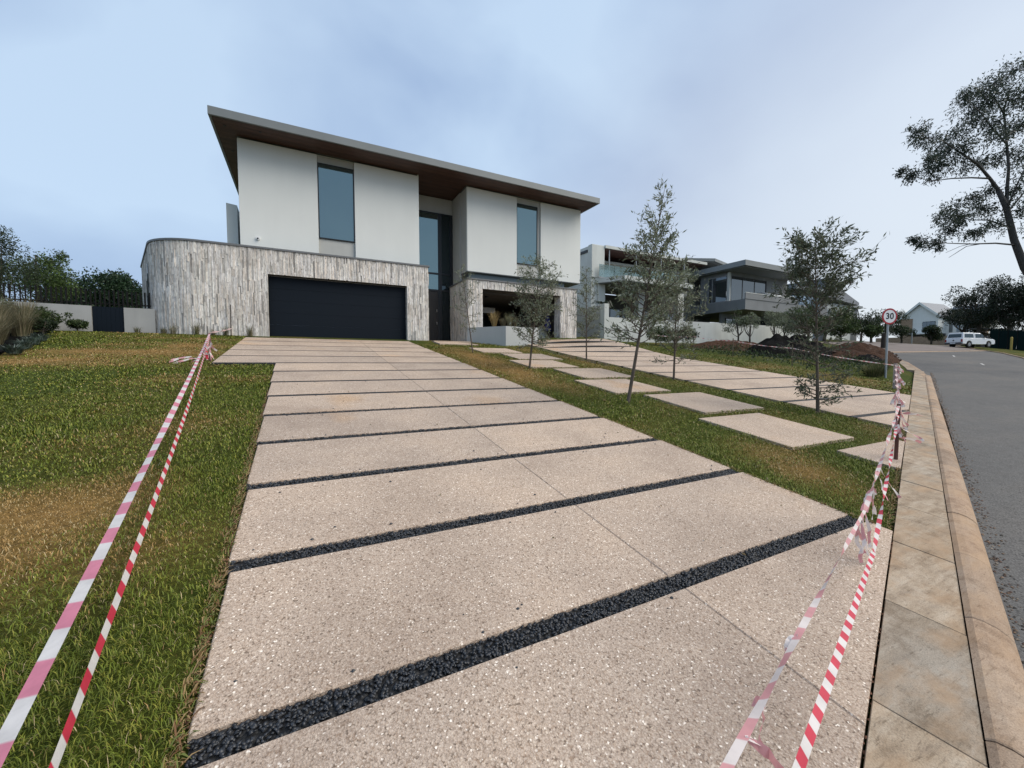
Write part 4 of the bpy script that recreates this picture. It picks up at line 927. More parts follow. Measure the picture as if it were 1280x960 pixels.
# young trees in front of the glazed wing
for (x, y, hh, sd_, lab, w_) in ((29.6, 19.6, 3.5, 1, 'young forked tree on the red soil before the glazed wing', .95), (29.9, 18.9, 3.2, 2, 'second young tree on the red soil, right beside the forked one', .8), (32.6, 18.6, 3.6, 3, 'young tree with thin trunk behind the compost heap, below the wing parapet', .9), (35.0, 19.3, 3.3, 4, 'rightmost slim young tree behind the compost heap', .75)):
    lb = lobes_round(70+sd_, w_, w_, hh*.45, hh*.85, 7, .5); clump_tree('young_tree', lab, 'tree', (x, y, H(x, y)), hh, lb, 2200, (.10, .04), OLIVE if sd_ > 1 else MID, 70+sd_, .06, 'young trees before the glazed wing')
lb = lobes_round(91, .7, .7, .4, 1.2, 6, .45); clump_tree('garden_shrub', 'leafy shrub by the pale boundary wall behind the two front saplings', 'shrub', (20.6, 19.3, H(20.6, 19.3)), 1.7, lb, 3200, (.11, .05), MID, 91, .03)
lb = lobes_round(92, .8, .6, .4, 1.3, 6, .45); clump_tree('garden_shrub', 'dark leafy shrub further right along the pale boundary wall', 'shrub', (22.8, 19.0, H(22.8, 19)), 1.9, lb, 3200, (.11, .05), DARK, 92, .03)
pt_ = thing('palm', 'small dark palm showing over the grey boundary wall corner', 'plant', (18.9, 22.6, H(18.9, 22.6)))
m = MB(); m.tube([(0, 0, 0), (0, 0, 2.5)], [.1, .07], 7, (.06, .05, .04)); m.build('trunk', mBark, pt_)
g = np.random.default_rng(8); m = MB()
for k in range(18):
    az = k*2.4; l0 = .9; pts = [Vector((math.cos(az)*l0*t, math.sin(az)*l0*t, 2.5+.7*t*(1-t*g.uniform(.7, 1.5)))) for t in (0, .25, .5, .75, 1)]
    for a_, b_ in zip(pts, pts[1:]):
        s = Vector((-math.sin(az), math.cos(az), 0))*.07; m.add([a_-s, a_+s, b_+s*.7, b_-s*.7], [(0, 1, 2, 3)], (.02, .03, .018))
m.build('fronds', mLeaf, pt_)
# left background
p = ground_at(138, 31); p.z = 1.25
clump_tree('dome_tree', 'dark green dome shaped tree rising behind the slat fence', 'tree', p, 6.4, [(0, 0, 4.3, 2.1, .55), (-1.7, .5, 3.6, 1.7, .6), (1.6, -.6, 3.8, 1.7, .6), (2.8, -1, 3.0, 1.5, .6), (-3.0, 1, 3.2, 1.5, .6), (.4, .2, 5.0, 1.1, .6), (-4.2, 1.5, 2.6, 1.3, .6), (0, 0, 2.4, 2.2, .5)], 30000, (.19, .10), [(.024, .05, .022), (.03, .06, .026), (.038, .07, .03), (.02, .04, .02)], 80, .25, shell=.7)
p = ground_at(52, 20); p.z = 1.1
clump_tree('loose_tree', 'open light green tree behind the fence at the left', 'tree', p, 5.6, [(0, 0, 3.4, 1.1, .7), (-.9, .5, 3.1, .9, .7), (.9, -.4, 3.2, .8, .7), (.3, 0, 2.6, 1., .7), (1.2, -.6, 2.6, .6, .7), (.7, -.3, 4.0, .6, .8)], 8200, (.11, .05), [(.08, .125, .035), (.10, .15, .04), (.06, .085, .03)], 81, .10)
p = ground_at(2, 17); p.z = .9
clump_tree('loose_tree', 'grey green tree at the left edge standing over the dry grass bed', 'tree', p, 5.2, [(0, 0, 3.5, 1.2, .8), (-.8, .2, 2.8, 1., .8), (.6, -.3, 2.8, .9, .8), (.3, -.2, 4.2, .6, .8), (0, 0, 2.0, .9, .7)], 8200, (.10, .04), [(.045, .062, .03), (.06, .08, .04), (.035, .048, .026)], 82, .09)
p = ground_at(68, 30); p.z = 1.2
clump_tree('loose_tree', 'thin dark tree between the light green tree and the dome tree', 'tree', p, 7.2, [(0, 0, 5.2, .9, .7), (.9, -.5, 4.6, .9, .7), (-.7, .3, 4.4, .9, .7), (1.6, -.8, 3.6, .8, .7), (.1, 0, 6.0, .6, .7)], 3600, (.15, .06), DARK, 83, .1)
# planted bed along the left boundary
bedg = MB(); BP = [(-4.4, 8.5), (-5.35, 11.6), (-6.2, 15.0), (-6.75, 17.2), (-7.2, 18.7), (-13, 18.7), (-13, 8.5)]
bedg.prism(BP[::-1][::-1], lambda x, y: H(x, y)-.1, lambda x, y: H(x, y)+.05); bo = structure(bedg.build('planting_bed', mCompost))
g = np.random.default_rng(21)
def tuft(base, n, h, spread, cols, name, label, cat, w_=.008, seed=0, group=None, lean=.35):
    g = np.random.default_rng(seed); a = g.uniform(0, 6.28, n); r = spread*.25*g.random(n)**.5; P = np.stack([r*np.cos(a), r*np.sin(a), np.zeros(n)], 1)
    D = np.stack([np.cos(a)*lean*g.random(n), np.sin(a)*lean*g.random(n), np.ones(n)], 1); D = unitv(D); L = h*g.uniform(.5, 1.1, n)[:, None]
    S = np.stack([-np.sin(a), np.cos(a), np.zeros(n)], 1)*w_; out = np.stack([np.cos(a), np.sin(a), np.zeros(n)], 1)*(spread*.5*g.random(n))[:, None]
    m_ = P+D*L*.55; t_ = P+D*L*.95+out; V = np.stack([P-S, P+S, m_+S*.8, m_-S*.8, t_], 1).reshape(-1, 3); o = (np.arange(n)*5)[:, None]
    c = np.asarray(cols)[g.integers(0, len(cols), n)]*g.uniform(.7, 1.3, (n, 1))
    ob = link_mesh(name, np_mesh(name, V, [np.array([[0, 1, 2, 3]])+o, np.array([[3, 2, 4]])+o], np.repeat(c, 5, 0)), mDry); ob.location = base; tag(ob, label, cat, group); return ob
TAN = [(.20, .175, .11), (.15, .135, .08), (.11, .11, .06), (.26, .22, .14)]
spots = [(-6.62, 14.6), (-7.0, 15.3), (-6.75, 15.9), (-7.35, 16.2), (-7.1, 16.9), (-7.7, 17.0), (-8.0, 17.7), (-6.25, 13.6), (-7.5, 17.9), (-7.25, 15.6)]
for i, (x, y) in enumerate(spots): tuft((x, y, H(x, y)), 520, .85+.22*math.sin(i*1.7), .65, TAN, 'dry_grass_clump', 'clump of tall dry straw coloured grass in the bed at the left edge', 'ornamental grass', .006, 100+i, 'dry grass clumps in the left bed')
for i, (x, y, hh, ww, lab, cl_) in enumerate(((-6.45, 16.2, .55, .32, 'dark green shrub at the bed edge nearest the dry lawn', DARK), (-6.85, 17.3, .75, .38, 'leafy shrub against the grey wall left of the gate', MID), (-6.95, 18.1, .95, .36, 'taller bright green shrub against the grey wall beside the gate', MID), (-6.5, 18.3, .5, .25, 'small low shrub at the left jamb of the dark gate', MID), (-7.6, 17.5, 1.0, .5, 'grey green shrub behind the dry grass bed', OLIVE))):
    lb = lobes_round(110+i, ww, ww, hh*.3, hh*.8, 6, ww*.55); clump_tree('bed_shrub', lab, 'shrub', (x, y, H(x, y)), hh, lb, 1500, (.075, .035), cl_, 110+i, .02, 'shrubs in the left planting bed')
for i, (x, y) in enumerate(((-5.75, 14.0), (-5.55, 13.2), (-5.95, 14.8), (-5.3, 12.2))): tuft((x, y, H(x, y)+.03), 160, .22, .4, [(.10, .13, .11), (.14, .17, .15), (.07, .10, .07)], 'silver_plant', 'low silvery plant along the dark soil edge of the left bed', 'plant', .012, 130+i, 'silvery plants along the bed edge', .9)
for i, x in enumerate((-4.3, -3.95, -3.3, -2.8, -2.45, -1.7, -5.05)):
    y = 17.9 if x > -4 else 18.3
    if x < -5: y = 18.5
    tuft((x, y, H(x, y)), 70, .25+.16*(i % 3), .35, TAN+[(.07, .09, .03)], 'dry_tuft', ['fourth dry tuft from the low grey wall along the foot of the curved stone wall', 'third dry tuft from the low grey wall at the foot of the curved stone wall', 'taller dry tuft at the stone wall just left of the knotted tape stake', 'dry tuft at the stone wall directly behind the knotted tape stake', 'dry tuft at the stone wall touching the thin dark rod', 'dry tuft at the stone wall nearest the garage door', 'dry tuft in front of the low grey wall right of the gate'][i], 'grass tuft', .005, 140+i, 'dry tufts along the stone wall')
for i, (x, y, hh, cl_) in enumerate(((8.05, 17.4, .85, [(.30, .22, .10), (.36, .27, .13)]), (8.5, 17.35, .5, TAN), (8.8, 17.3, .75, [(.20, .20, .11), (.26, .25, .16)]), (9.05, 17.3, .6, TAN))):
    tuft((x, y, 1.7), 240, hh, .35, cl_, 'planter_grass', ['tall golden dry grass in the pale planter', 'short tan grass in the planter beside the golden clump', 'upright pale grass in the middle of the planter', 'rightmost tan grass clump in the planter'][i], 'ornamental grass', .006, 150+i)
# ------------------------------------------------------------------ soil heaps and the strip beyond the second driveway
def heap(name, label, cx, cy, rx, ry, h, rot, mat, seed, amp=.25, n=44):
    vs = []; fs = []
    for j in range(n+1):
        for i in range(n+1):
            a, b = i/n*2-1, j/n*2-1; x = rx*a*math.cos(rot)-ry*b*math.sin(rot); y = rx*a*math.sin(rot)+ry*b*math.cos(rot)
            q = max(0, 1-(a*a+b*b)); z = h*q**.7*(1+amp*(vnoise(x+9, y+9, .9, seed)-.5)*2+amp*.8*(vnoise(x, y, .3, seed+1)-.5)*2)
            vs.append((cx+x, cy+y, H(cx+x, cy+y)+z-.06))
    for j in range(n):
        for i in range(n): k = j*(n+1)+i; fs.append((k, k+1, k+n+2, k+n+1))
    o = link_mesh(name, np_mesh(name, vs, [fs], None, True), mat); tag(o, label, 'heap'); return o
heap('soil_heap', 'red brown soil heap under the young trees before the boundary wall', 27.2, 18.3, 4.6, 1.9, .5, .1, mSoil, 1)
heap('compost_heap', 'long black compost heap behind the danger tape stakes', 27.4, 14.6, 4.6, 2.0, 1.15, .15, mCompost, 3)
heap('compost_heap', 'lower dark heap between the compost and the speed sign', 30.5, 11.9, 5.0, .9, .5, .30, mCompost, 5)
heap('soil_heap', 'brown bare soil mound sloping down to the speed sign', 34.0, 13.7, 7.4, 2.0, .85, .33, mSoil, 7)
for i in range(150):
    gx, gy = random.uniform(24, 33), random.uniform(12.5, 19)
    break
cl_ = MB(); gr = random.Random(12)
for i in range(420):
    hx, hy, rx_, ry_, hh_ = gr.choice(((34.0, 13.7, 7.4, 2.0, .85), (27.4, 14.6, 4.6, 2.0, 1.1), (27.2, 18.3, 4.6, 1.9, .45), (30.5, 11.9, 5, 1, .45)))
    a = gr.uniform(0, 6.28); q = gr.random()**.5*.98; ex, ey = rx_*q*math.cos(a), ry_*q*math.sin(a); x, y = hx+ex*.95-ey*.3, hy+ey*.95+ex*.3*.9
    s_ = gr.uniform(.04, .16); z = H(x, y)+hh_*max(0, 1-q*q)**.7*.9; k = gr.uniform(.5, 1.6); c = (.075*k, .045*k, .03*k) if hx != 27.4 else (.02*k, .018*k, .017*k)
    vv = [(x+s_*gr.uniform(.5, 1)*u, y+s_*gr.uniform(.5, 1)*v, z+s_*gr.uniform(.4, .9)*w_) for u, v, w_ in ((1, 0, 0), (-1, 0, 0), (0, 1, 0), (0, -1, 0), (.2, .1, 1), (0, 0, -1))]
    cl_.add(vv, [(0, 2, 4), (2, 1, 4), (1, 3, 4), (3, 0, 4), (2, 0, 5), (1, 2, 5), (3, 1, 5), (0, 3, 5)], c)
stuff(cl_.build('soil_clods', mBowl))
gl = np.random.default_rng(33); n = 5200
X = gl.uniform(19.3, 28, n); Y = gl.uniform(7.0, 17, n); keep = (Y > .318*X+1.2) & (gl.random(n) < .9); X, Y = X[keep], Y[keep]; n = len(X)
Z = np.array([H(a, b) for a, b in zip(X, Y)])+gl.uniform(0, .32, n)*np.array([vnoise(a, b, .8, 8) for a, b in zip(X, Y)])*1.6
a = leaves(np.stack([X, Y, Z], 1), np.tile([0, 0, 1.], (n, 1)), .13, .05, DARK+MID, gl, 1.0); stuff(link_mesh('ground_cover', leaf_mesh('ground_cover', *a), mLeaf))
for i, (x, y) in enumerate(((20.2, 7.6), (21.0, 7.9), (22.0, 8.2), (23.0, 8.6), (24.2, 9.0), (19.6, 7.5))):
    tuft((x, y, H(x, y)), 260, .5, .9, [(.09, .10, .04), (.13, .115, .06), (.06, .075, .03)], 'verge_tuft', 'rough grass tuft on the verge by the kerb below the speed sign', 'grass tuft', .008, 170+i, 'rough tufts by the kerb', .6)
# ------------------------------------------------------------------ stakes, danger tape
def stake(base, h, r, label, lean=(0, 0), c=(.20, .15, .10), group=None, name='wooden_stake'):
    o = MB().tube([(0, 0, -.1), (lean[0]*.5, lean[1]*.5, h*.5), (lean[0], lean[1], h)], [r, r*.95, r*.9], 7, c).build(name, mWood); o.location = base; return tag(o, label, 'stake', group)
S1 = Vector((6.9, 2.36, H(6.9, 2.36))); S2 = Vector((16.4, 5.72, H(16.4, 5.72)))
SL = Vector((-1.92, 11.6, H(-1.92, 11.6))); 
stake(S1, .74, .022, 'short tape wrapped stake by the pavement opposite the last stepping slab', (.02, 0), (.14, .07, .055))
stake(S2, .78, .05, 'pale tape wrapped post beside the kerb in front of the speed sign', (.0, .0), (.42, .36, .33))
stake(SL, .62, .016, 'thin stake in the left lawn where both long tapes are knotted', (.03, -.03), (.25, .18, .12))
SK = [Vector((x, y, H(x, y))) for x, y in ((19.28, 15.36), (19.77, 13.38), (19.52, 10.38))]
for s, lab in zip(SK, ('farthest tape stake on the grass beside the second driveway', 'middle tape stake in front of the red soil heap', 'nearest tape stake in front of the compost heap')): stake(s, .95, .025, lab, (.02, .02), (.15, .125, .09), 'stakes holding the tape beyond the second driveway')
def ribbon(m, A, B, w0, sag=.0, n=40, twist=0., u0=0., face=None, w1=None, wav=.0, per=.2, seed=0):
    """tape from A to B: width w, twist in turns; stripes every per metres"""
    g = random.Random(seed); A, B = Vector(A), Vector(B); L = (B-A).length; vs = []; uv = []; fs = []; w1 = w1 or w0
    for i in range(n+1):
        t = i/n; p = A.lerp(B, t); p.z -= sag*4*t*(1-t); d = (B-A).normalized()
        s = d.cross(Vector(face or (0, 0, 1))).normalized(); nrm = s.cross(d); an = twist*2*math.pi*t+wav*math.sin(9*t+seed)+wav*.5*math.sin(23*t+seed*2)
        e = s*math.cos(an)+nrm*math.sin(an); w = w0+(w1-w0)*t; vs += [p-e*w/2, p+e*w/2]; uv += [(u0+L*t/per, 0), (u0+L*t/per, 1)]
    for i in range(n): fs.append((2*i, 2*i+1, 2*i+3, 2*i+2))
    m.add(vs, fs, (1, 1, 1), uv); return m
def shred(par, p, d, ln, w_, seed, mat=None, per=.2, name='loose_end'):
    m = MB()
    g = random.Random(seed); p = Vector(p); d = Vector(d).normalized(); vs = []; uv = []; n = 8; cur = d.copy(); s = d.cross(Vector((g.uniform(-1, 1), g.uniform(-1, 1), g.uniform(-1, 1)))).normalized(); q = p.copy()
    for i in range(n+1):
        t = i/n; ww = w_*(.35+.65*min(1, t*2.2)); vs += [q-s*ww/2, q+s*ww/2]; uv += [(seed*.37+ln*t/per, 0), (seed*.37+ln*t/per, 1)]
        cur = (cur+Vector((g.gauss(0, .16), g.gauss(0, .16), g.gauss(-.05, .12)))).normalized(); s = (s+Vector((g.gauss(0, .3), g.gauss(0, .3), g.gauss(0, .3)))); s = (s-cur*s.dot(cur)).normalized(); q = q+cur*ln/n
    m.add(vs, [(2*i, 2*i+1, 2*i+3, 2*i+2) for i in range(n)], (1, 1, 1), uv); return m.build(name, mat or mTapeWorn, par)
topL = SL+Vector((.03, -.03, .60))
# left pair: from the knot on the stake down past the camera
tA = thing('barrier_tape', 'faded pink and white tape, outer left one of the pair over the lawn', 'tape')
NA = at(-25, 985, .98); ribbon(MB_A := MB(), topL, NA, .034, .05, 90, .0, .3, (0, -.5, 1), .052, .30, .30, 3); MB_A.build('ribbon', mTapePink, tA, True)
tB = thing('barrier_tape', 'bright red and white striped tape nearer the driveway on the left lawn', 'tape')
NB = at(55, 990, 1.22); ribbon(MB_B := MB(), topL-Vector((0, 0, .05)), NB, .036, .12, 90, .0, .1, (.9, -.1, .45), .038, .12, .20, 5); MB_B.build('ribbon', mTapeRed, tB, True)
m = MB()
for k in range(9): shred(tA, topL-Vector((0, 0, .02+.05*k)), (random.uniform(-.6, .4), random.uniform(-.6, .1), -1), random.uniform(.15, .4), .04, 200+k)
mid = topL.lerp(NB, .30)
for k in range(6): shred(tB, topL.lerp(NB, .12+.012*k)+Vector((-.02, 0, -.02)), (random.uniform(-.5, .5), random.uniform(-.3, .3), -1), random.uniform(.14, .3), .05, 220+k, mTapeRed)
lt = thing('loose_tape', 'crumpled tape end lying on the grass left of the knotted stake', 'tape'); pz = SL+Vector((-.25, -.45, .0)); 
for k in range(4): shred(lt, (SL.x-.1-.05*k, SL.y-.35, H(SL.x, SL.y-.35)+.06+.02*k), (-1, -.15+.1*k, -.02), .7-.1*k, .05, 240+k, None, .2, 'tape_strip')
tag(ribbon(MB(), topL+Vector((0, 0, .03)), (-2.27, 17.84, 1.28), .05, .02, 24, 1.5, 0, (0, 0, 1), .05, .2, .2, 7).build('barrier_tape', mTapeWorn), 'tape end stretched from the knotted stake up to the rod by the stone wall', 'tape')
# right pair: from the first stake past the camera
top1 = S1+Vector((.02, 0, .72)); top2 = S2+Vector((0, 0, .72))
KN = at(1081, 638, 2.9)
tC = thing('barrier_tape', 'twisted worn pink tape with loose knots, left one of the right pair', 'tape')
NC = at(895, 985, 1.0); m = MB(); ribbon(m, KN, NC, .020, .0, 60, .5, 0, (.1, -.5, .9), .026, .6, .2, 9); ribbon(m, top1, KN, .03, .01, 40, 2.2, .2, (0, 0, 1), .03, .6, .2, 10); m.build('ribbon', mTapeWorn, tC, True)
m = MB()
for k, t in enumerate((.0, .03, .06, .09, .0, .05, .12)): shred(tC, KN.lerp(NC, t), (random.uniform(-.15, .35), random.uniform(-.3, .3), -1), random.uniform(.14, .32), .022, 260+k)
shred(tC, KN.lerp(top1, .12), (-1, .25, -.12), .26, .045, 280)
for k in range(5): shred(tC, KN.lerp(top1, .1+.05*k), (random.uniform(-.2, .4), random.uniform(-.2, .2), -1), random.uniform(.15, .34), .026, 285+k)
m = MB()
for (u, v, d_, dr, ln) in ((998, 792, 1.57, (-1, .25, -.05), .10), (955, 876, 1.26, (.25, -.1, -1), .13), (955, 876, 1.26, (.4, .1, -.9), .10), (932, 922, 1.135, (1, -.3, -.2), .11), (932, 922, 1.135, (.9, -.4, -.45), .12)): shred(tC, at(u, v, d_), dr, ln, .03, int(u+v+ln*100))
tD = thing('barrier_tape', 'crisp red and white tape nearest the pavement, right one of the pair', 'tape')
K2 = at(1092, 690, 2.45); ND = at(990, 985, 1.02); m = MB(); ribbon(m, K2, ND, .024, .0, 60, .0, .0, (.25, -.5, .8), .030, .12, .11, 12); ribbon(m, top1-Vector((0, 0, .12)), K2, .026, .01, 40, 2.2, .5, (0, 0, 1), .026, .3, .17, 13); m.build('ribbon', mTapeRed, tD, True)
m = MB()
for k in range(9): shred(tD, S1+Vector((.02, 0, .70-.035*k)), (random.uniform(-.5, .6), random.uniform(-.6, .3), random.uniform(-1, -.1)), random.uniform(.14, .34), .028, 300+k)
shred(tD, top1-Vector((0, 0, .1)), (1, -.35, .05), .34, .05, 330); shred(tD, top1-Vector((0, 0, .42)), (1, -.3, .1), .25, .045, 331)
tE = thing('barrier_tape', 'worn tape stretched between the two posts along the pavement', 'tape')
m = MB(); ribbon(m, top2, top1, .05, .05, 60, 3, 0, (0, 0, 1), .05, .4, .2, 14); m.build('ribbon', mTapeWorn, tE, True); m = MB()
for k in range(16): shred(tE, S2+Vector((random.uniform(-.06, .06), -.06, .76-.03*k)), (random.uniform(-.4, .4), random.uniform(-.5, 0), -1), random.uniform(.2, .45), .06, 340+k)
for k in range(10): shred(tE, top1.lerp(top2, .04+.02*k), (random.uniform(-.5, .4), random.uniform(-.3, .3), -1), random.uniform(.12, .28), .05, 360+k)
tF = thing('barrier_tape', 'long thin tape line strung across the stakes in front of the compost heap', 'tape')
m = MB(); q = [SK[0]+Vector((-1.6, 1.2, .95)), SK[0]+Vector((.02, .02, .85)), SK[1]+Vector((.02, .02, .82)), SK[2]+Vector((.02, .02, .78)), top2]
for i in range(4): ribbon(m, q[i], q[i+1], .036, .05, 40, 2.5, i*.3, (0, 1, .3), .036, .3, .22, 20+i)
m.build('ribbon', mTapeWorn, tF, True)
# ------------------------------------------------------------------ speed sign, log post, bollard, fence
sx, sy = 19.95, 7.22; sz = H(sx, sy)
sign = thing('speed_sign', 'round white speed sign with red rim reading 30 on a steel post', 'road sign', (sx, sy, sz), math.atan2(-.60, 1.0)+.12)
zc = 1.80-sz
def disc(m, r0, r1, y0, y1, n=48, c=(1, 1, 1)):
    vs = []; fs = []
    for k in range(n):
        a = 2*math.pi*k/n; ca, sa = math.cos(a), math.sin(a); vs += [(r0*ca, y0, zc+r0*sa), (r1*ca, y0, zc+r1*sa), (r1*ca, y1, zc+r1*sa), (r0*ca, y1, zc+r0*sa)]
    for k in range(n):
        j = (k+1) % n
        for q in range(4): fs.append((4*k+q, 4*k+(q+1) % 4, 4*j+(q+1) % 4, 4*j+q))
    return m.add(vs, fs, c)
disc(MB(), .245, .305, -.036, -.02).build('rim', mSignRed, sign); disc(MB(), 0.001, .246, -.033, -.021).build('face', mSignWhite, sign); disc(MB(), .001, .30, -.018, -.002).build('back_plate', mGalv, sign)
MB().tube([(0, .03, -.3), (0, .03, zc+.2)], .038, 12).build('post', mGalv, sign)
MB().box(-.12, .12, -.001, .035, zc-.12, zc-.09).box(-.12, .12, -.001, .035, zc+.09, zc+.12).build('bracket', mGalv, sign)
tx = bpy.data.curves.new('number', 'FONT'); tx.body = '30'; tx.size = .32; tx.align_x = 'CENTER'; tx.align_y = 'CENTER'; tx.extrude = .001; tx.offset = .008; tx.space_character = 1.05
to = bpy.data.objects.new('number', tx); col.objects.link(to); to.parent = sign; to.location = (0, -.0355, zc); bpy.context.view_layer.update(); me_ = bpy.data.meshes.new_from_object(to.evaluated_get(bpy.context.evaluated_depsgraph_get())); bpy.data.objects.remove(to); to = link_mesh('number', me_, mSignBlack, sign); to.location = (0, -.0355, zc); to.rotation_euler = (R(90), 0, 0)
lg = ground_at(1103, 40); tag(MB().tube([(lg.x, lg.y, lg.z-.2), (lg.x+.05, lg.y, lg.z+1.35)], [.19, .17], 10, (.05, .042, .035)).build('timber_post', mWood), 'short thick dark timber post standing behind the speed sign', 'post')
bp = ground_at(1263, 52); tag(MB().tube([(bp.x, bp.y, bp.z-.2), (bp.x, bp.y, bp.z+1.6), (bp.x, bp.y, bp.z+1.68)], [.11, .11, .04], 12).build('yellow_bollard', mYellow), 'faded yellow post on the verge by the green shade cloth', 'bollard')
tp = ground_at(1138.5, 80); tag(MB().tube([(tp.x, tp.y, tp.z-.2), (tp.x, tp.y, tp.z+2.1)], .09, 8).build('grey_post', mGalv), 'slim grey post before the low brown wall of the gabled house', 'post')
sf = thing('shade_fence', 'dark green shade cloth fence along the verge behind the yellow post', 'fence')
A_, B_ = ground_at(1236, 58), ground_at(1310, 50); 
for k in range(6):
    a, b = A_.lerp(B_, k/6), A_.lerp(B_, (k+1)/6-.01); m = MB(); n = 10; vs = []; fs = []
    for i in range(n+1):
        p = a.lerp(b, i/n); o = .06*math.sin(i*1.9+k); vs += [(p.x+o, p.y+o, H(p.x, p.y)-.05), (p.x-o*.4, p.y-o*.4, H(p.x, p.y)+2.6+.12*math.sin(i*.63*math.pi))]
    for i in range(n): fs.append((2*i, 2*i+2, 2*i+3, 2*i+1))
    m.add(vs, fs); ob = m.build('cloth_panel', mShade, sf); ob.modifiers.new('thick', 'SOLIDIFY').thickness = .03
    MB().tube([(a.x, a.y, H(a.x, a.y)-.2), (a.x, a.y, H(a.x, a.y)+2.6)], .05, 6).build('fence_post', mFence, sf)
sh_ = thing('dark_shelter', 'dark roofed shelter in shadow under the trees behind the pickup', 'shelter', ground_at(1246, 66))
MB().hexa([(-5, -2, 2.6), (5, -2, 2.6), (5, 2, 3.0), (-5, 2, 3.0), (-5, -2, 2.75), (5, -2, 2.75), (5, 2, 3.15), (-5, 2, 3.15)]).build('roof', mRoofTile, sh_)
MB().box(-4.9, 4.9, 1.8, 2, -.5, 2.6).build('back_wall', mDarkWall, sh_)
for x in (-4.8, 0, 4.8): MB().tube([(x, -1.8, -.5), (x, -1.8, 2.6)], .08, 6).build('post', mWood, sh_)
# ------------------------------------------------------------------ parked pickup with canopy
cp = ground_at(1211, 50.5); car = thing('parked_pickup', 'white pickup with a canopy parked at the far kerb under the trees', 'pickup', cp, math.atan2(-.459, .888)+R(-18)-math.atan2(-.459, .888)); car.scale = (1.0, 1.0, 1.0)
# x forward, y to its left, wheels on z = 0
def outline(w_, prof, b=.06):
    m = MB(); m.side([(x, z) for x, z in prof], -w_/2, w_/2); return m
body = [(-2.45, .55), (-2.5, .95), (-2.45, 1.08), (1.0, 1.10), (2.2, 1.02), (2.48, .9), (2.52, .5), (2.3, .36), (1.95, .36), (1.88, .62), (1.7, .78), (1.4, .78), (1.2, .62), (1.12, .36), (-1.02, .36), (-1.1, .62), (-1.28, .78), (-1.6, .78), (-1.8, .62), (-1.88, .4), (-2.4, .42)]
o = outline(1.76, body).build('body', mCarWhite, car); bm_ = o.modifiers.new('bevel', 'BEVEL'); bm_.width = .05; bm_.segments = 3; bm_.limit_method = 'ANGLE'
def cab(name, x0, x1, x0t, x1t, z0, z1, w0, w1, mat, par):
    o = MB().hexa([(x0,-w0,z0),(x1,-w0,z0),(x1,w0,z0),(x0,w0,z0),(x0t,-w1,z1),(x1t,-w1,z1),(x1t,w1,z1),(x0t,w1,z1)]).build(name, mat, par); b = o.modifiers.new('bevel', 'BEVEL'); b.width = .06; b.segments = 3; return o
cn = cab('canopy', -2.42, -.62, -2.25, -.64, 1.06, 1.80, .86, .74, mCarWhite, car); cb_ = cab('cabin', -.58, 1.25, -.5, .45, 1.07, 1.77, .85, .70, mCarWhite, car)
cab('rear_window', -2.435, -2.30, -2.315, -2.2, 1.22, 1.66, .68, .62, mGlassDark, cn)
for s in (-1, 1):
    for (nm, xa, xb, xat, xbt, par) in (('side_window', -2.15, -.8, -2.08, -.8, cn), ('side_window', -.42, .22, -.38, .2, cb_), ('side_window', .28, .95, .26, .55, cb_)):
        y0, y1 = s*.848, s*.765; MB().hexa([(xa, y0-.02, 1.2), (xb, y0-.02, 1.2), (xb, y0+.02, 1.2), (xa, y0+.02, 1.2), (xat, y1-.02, 1.64), (xbt, y1-.02, 1.64), (xbt, y1+.02, 1.64), (xat, y1+.02, 1.64)]).build(nm, mGlassDark, par)
    MB().box(-2.52, -2.44, s*.80-.07, s*.80+.07, .68, 1.0).build('tail_light', mLamp, car)
    for x in (-1.45, 1.55):
        wv = MB().tube([(x, s*.90, .36), (x, s*.87, .36), (x, s*.68, .36)], [.33, .36, .36], 20).build('wheel', mTyre, car); MB().tube([(x, s*.905, .36), (x, s*.88, .36)], [.2, .22], 14).build('rim', mRim, wv)
    MB().bev(.88, 1.05, s*.98-.1, s*.98+.1, 1.18, 1.36, .03).build('mirror', mPlastic, car)
cab('windscreen', 1.0, 1.22, .44, .49, 1.16, 1.70, .74, .64, mGlassDark, cb_)
MB().bev(-2.62, -2.5, -.84, .84, .42, .60, .03).build('rear_bumper', mPlastic, car); MB().bev(2.44, 2.6, -.85, .85, .4, .62, .04).build('front_bumper', mPlastic, car)
tg = MB().box(-2.53, -2.50, -.70, .70, .62, 1.04).build('tailgate', mCarWhite, car); MB().tube([(-2.54, 0, .86), (-2.53, 0, .86)], .09, 12).build('emblem', mPlastic, tg)
MB().box(-2.645, -2.62, -.26, .26, .46, .56).build('number_plate', mWhiteBoard, car)
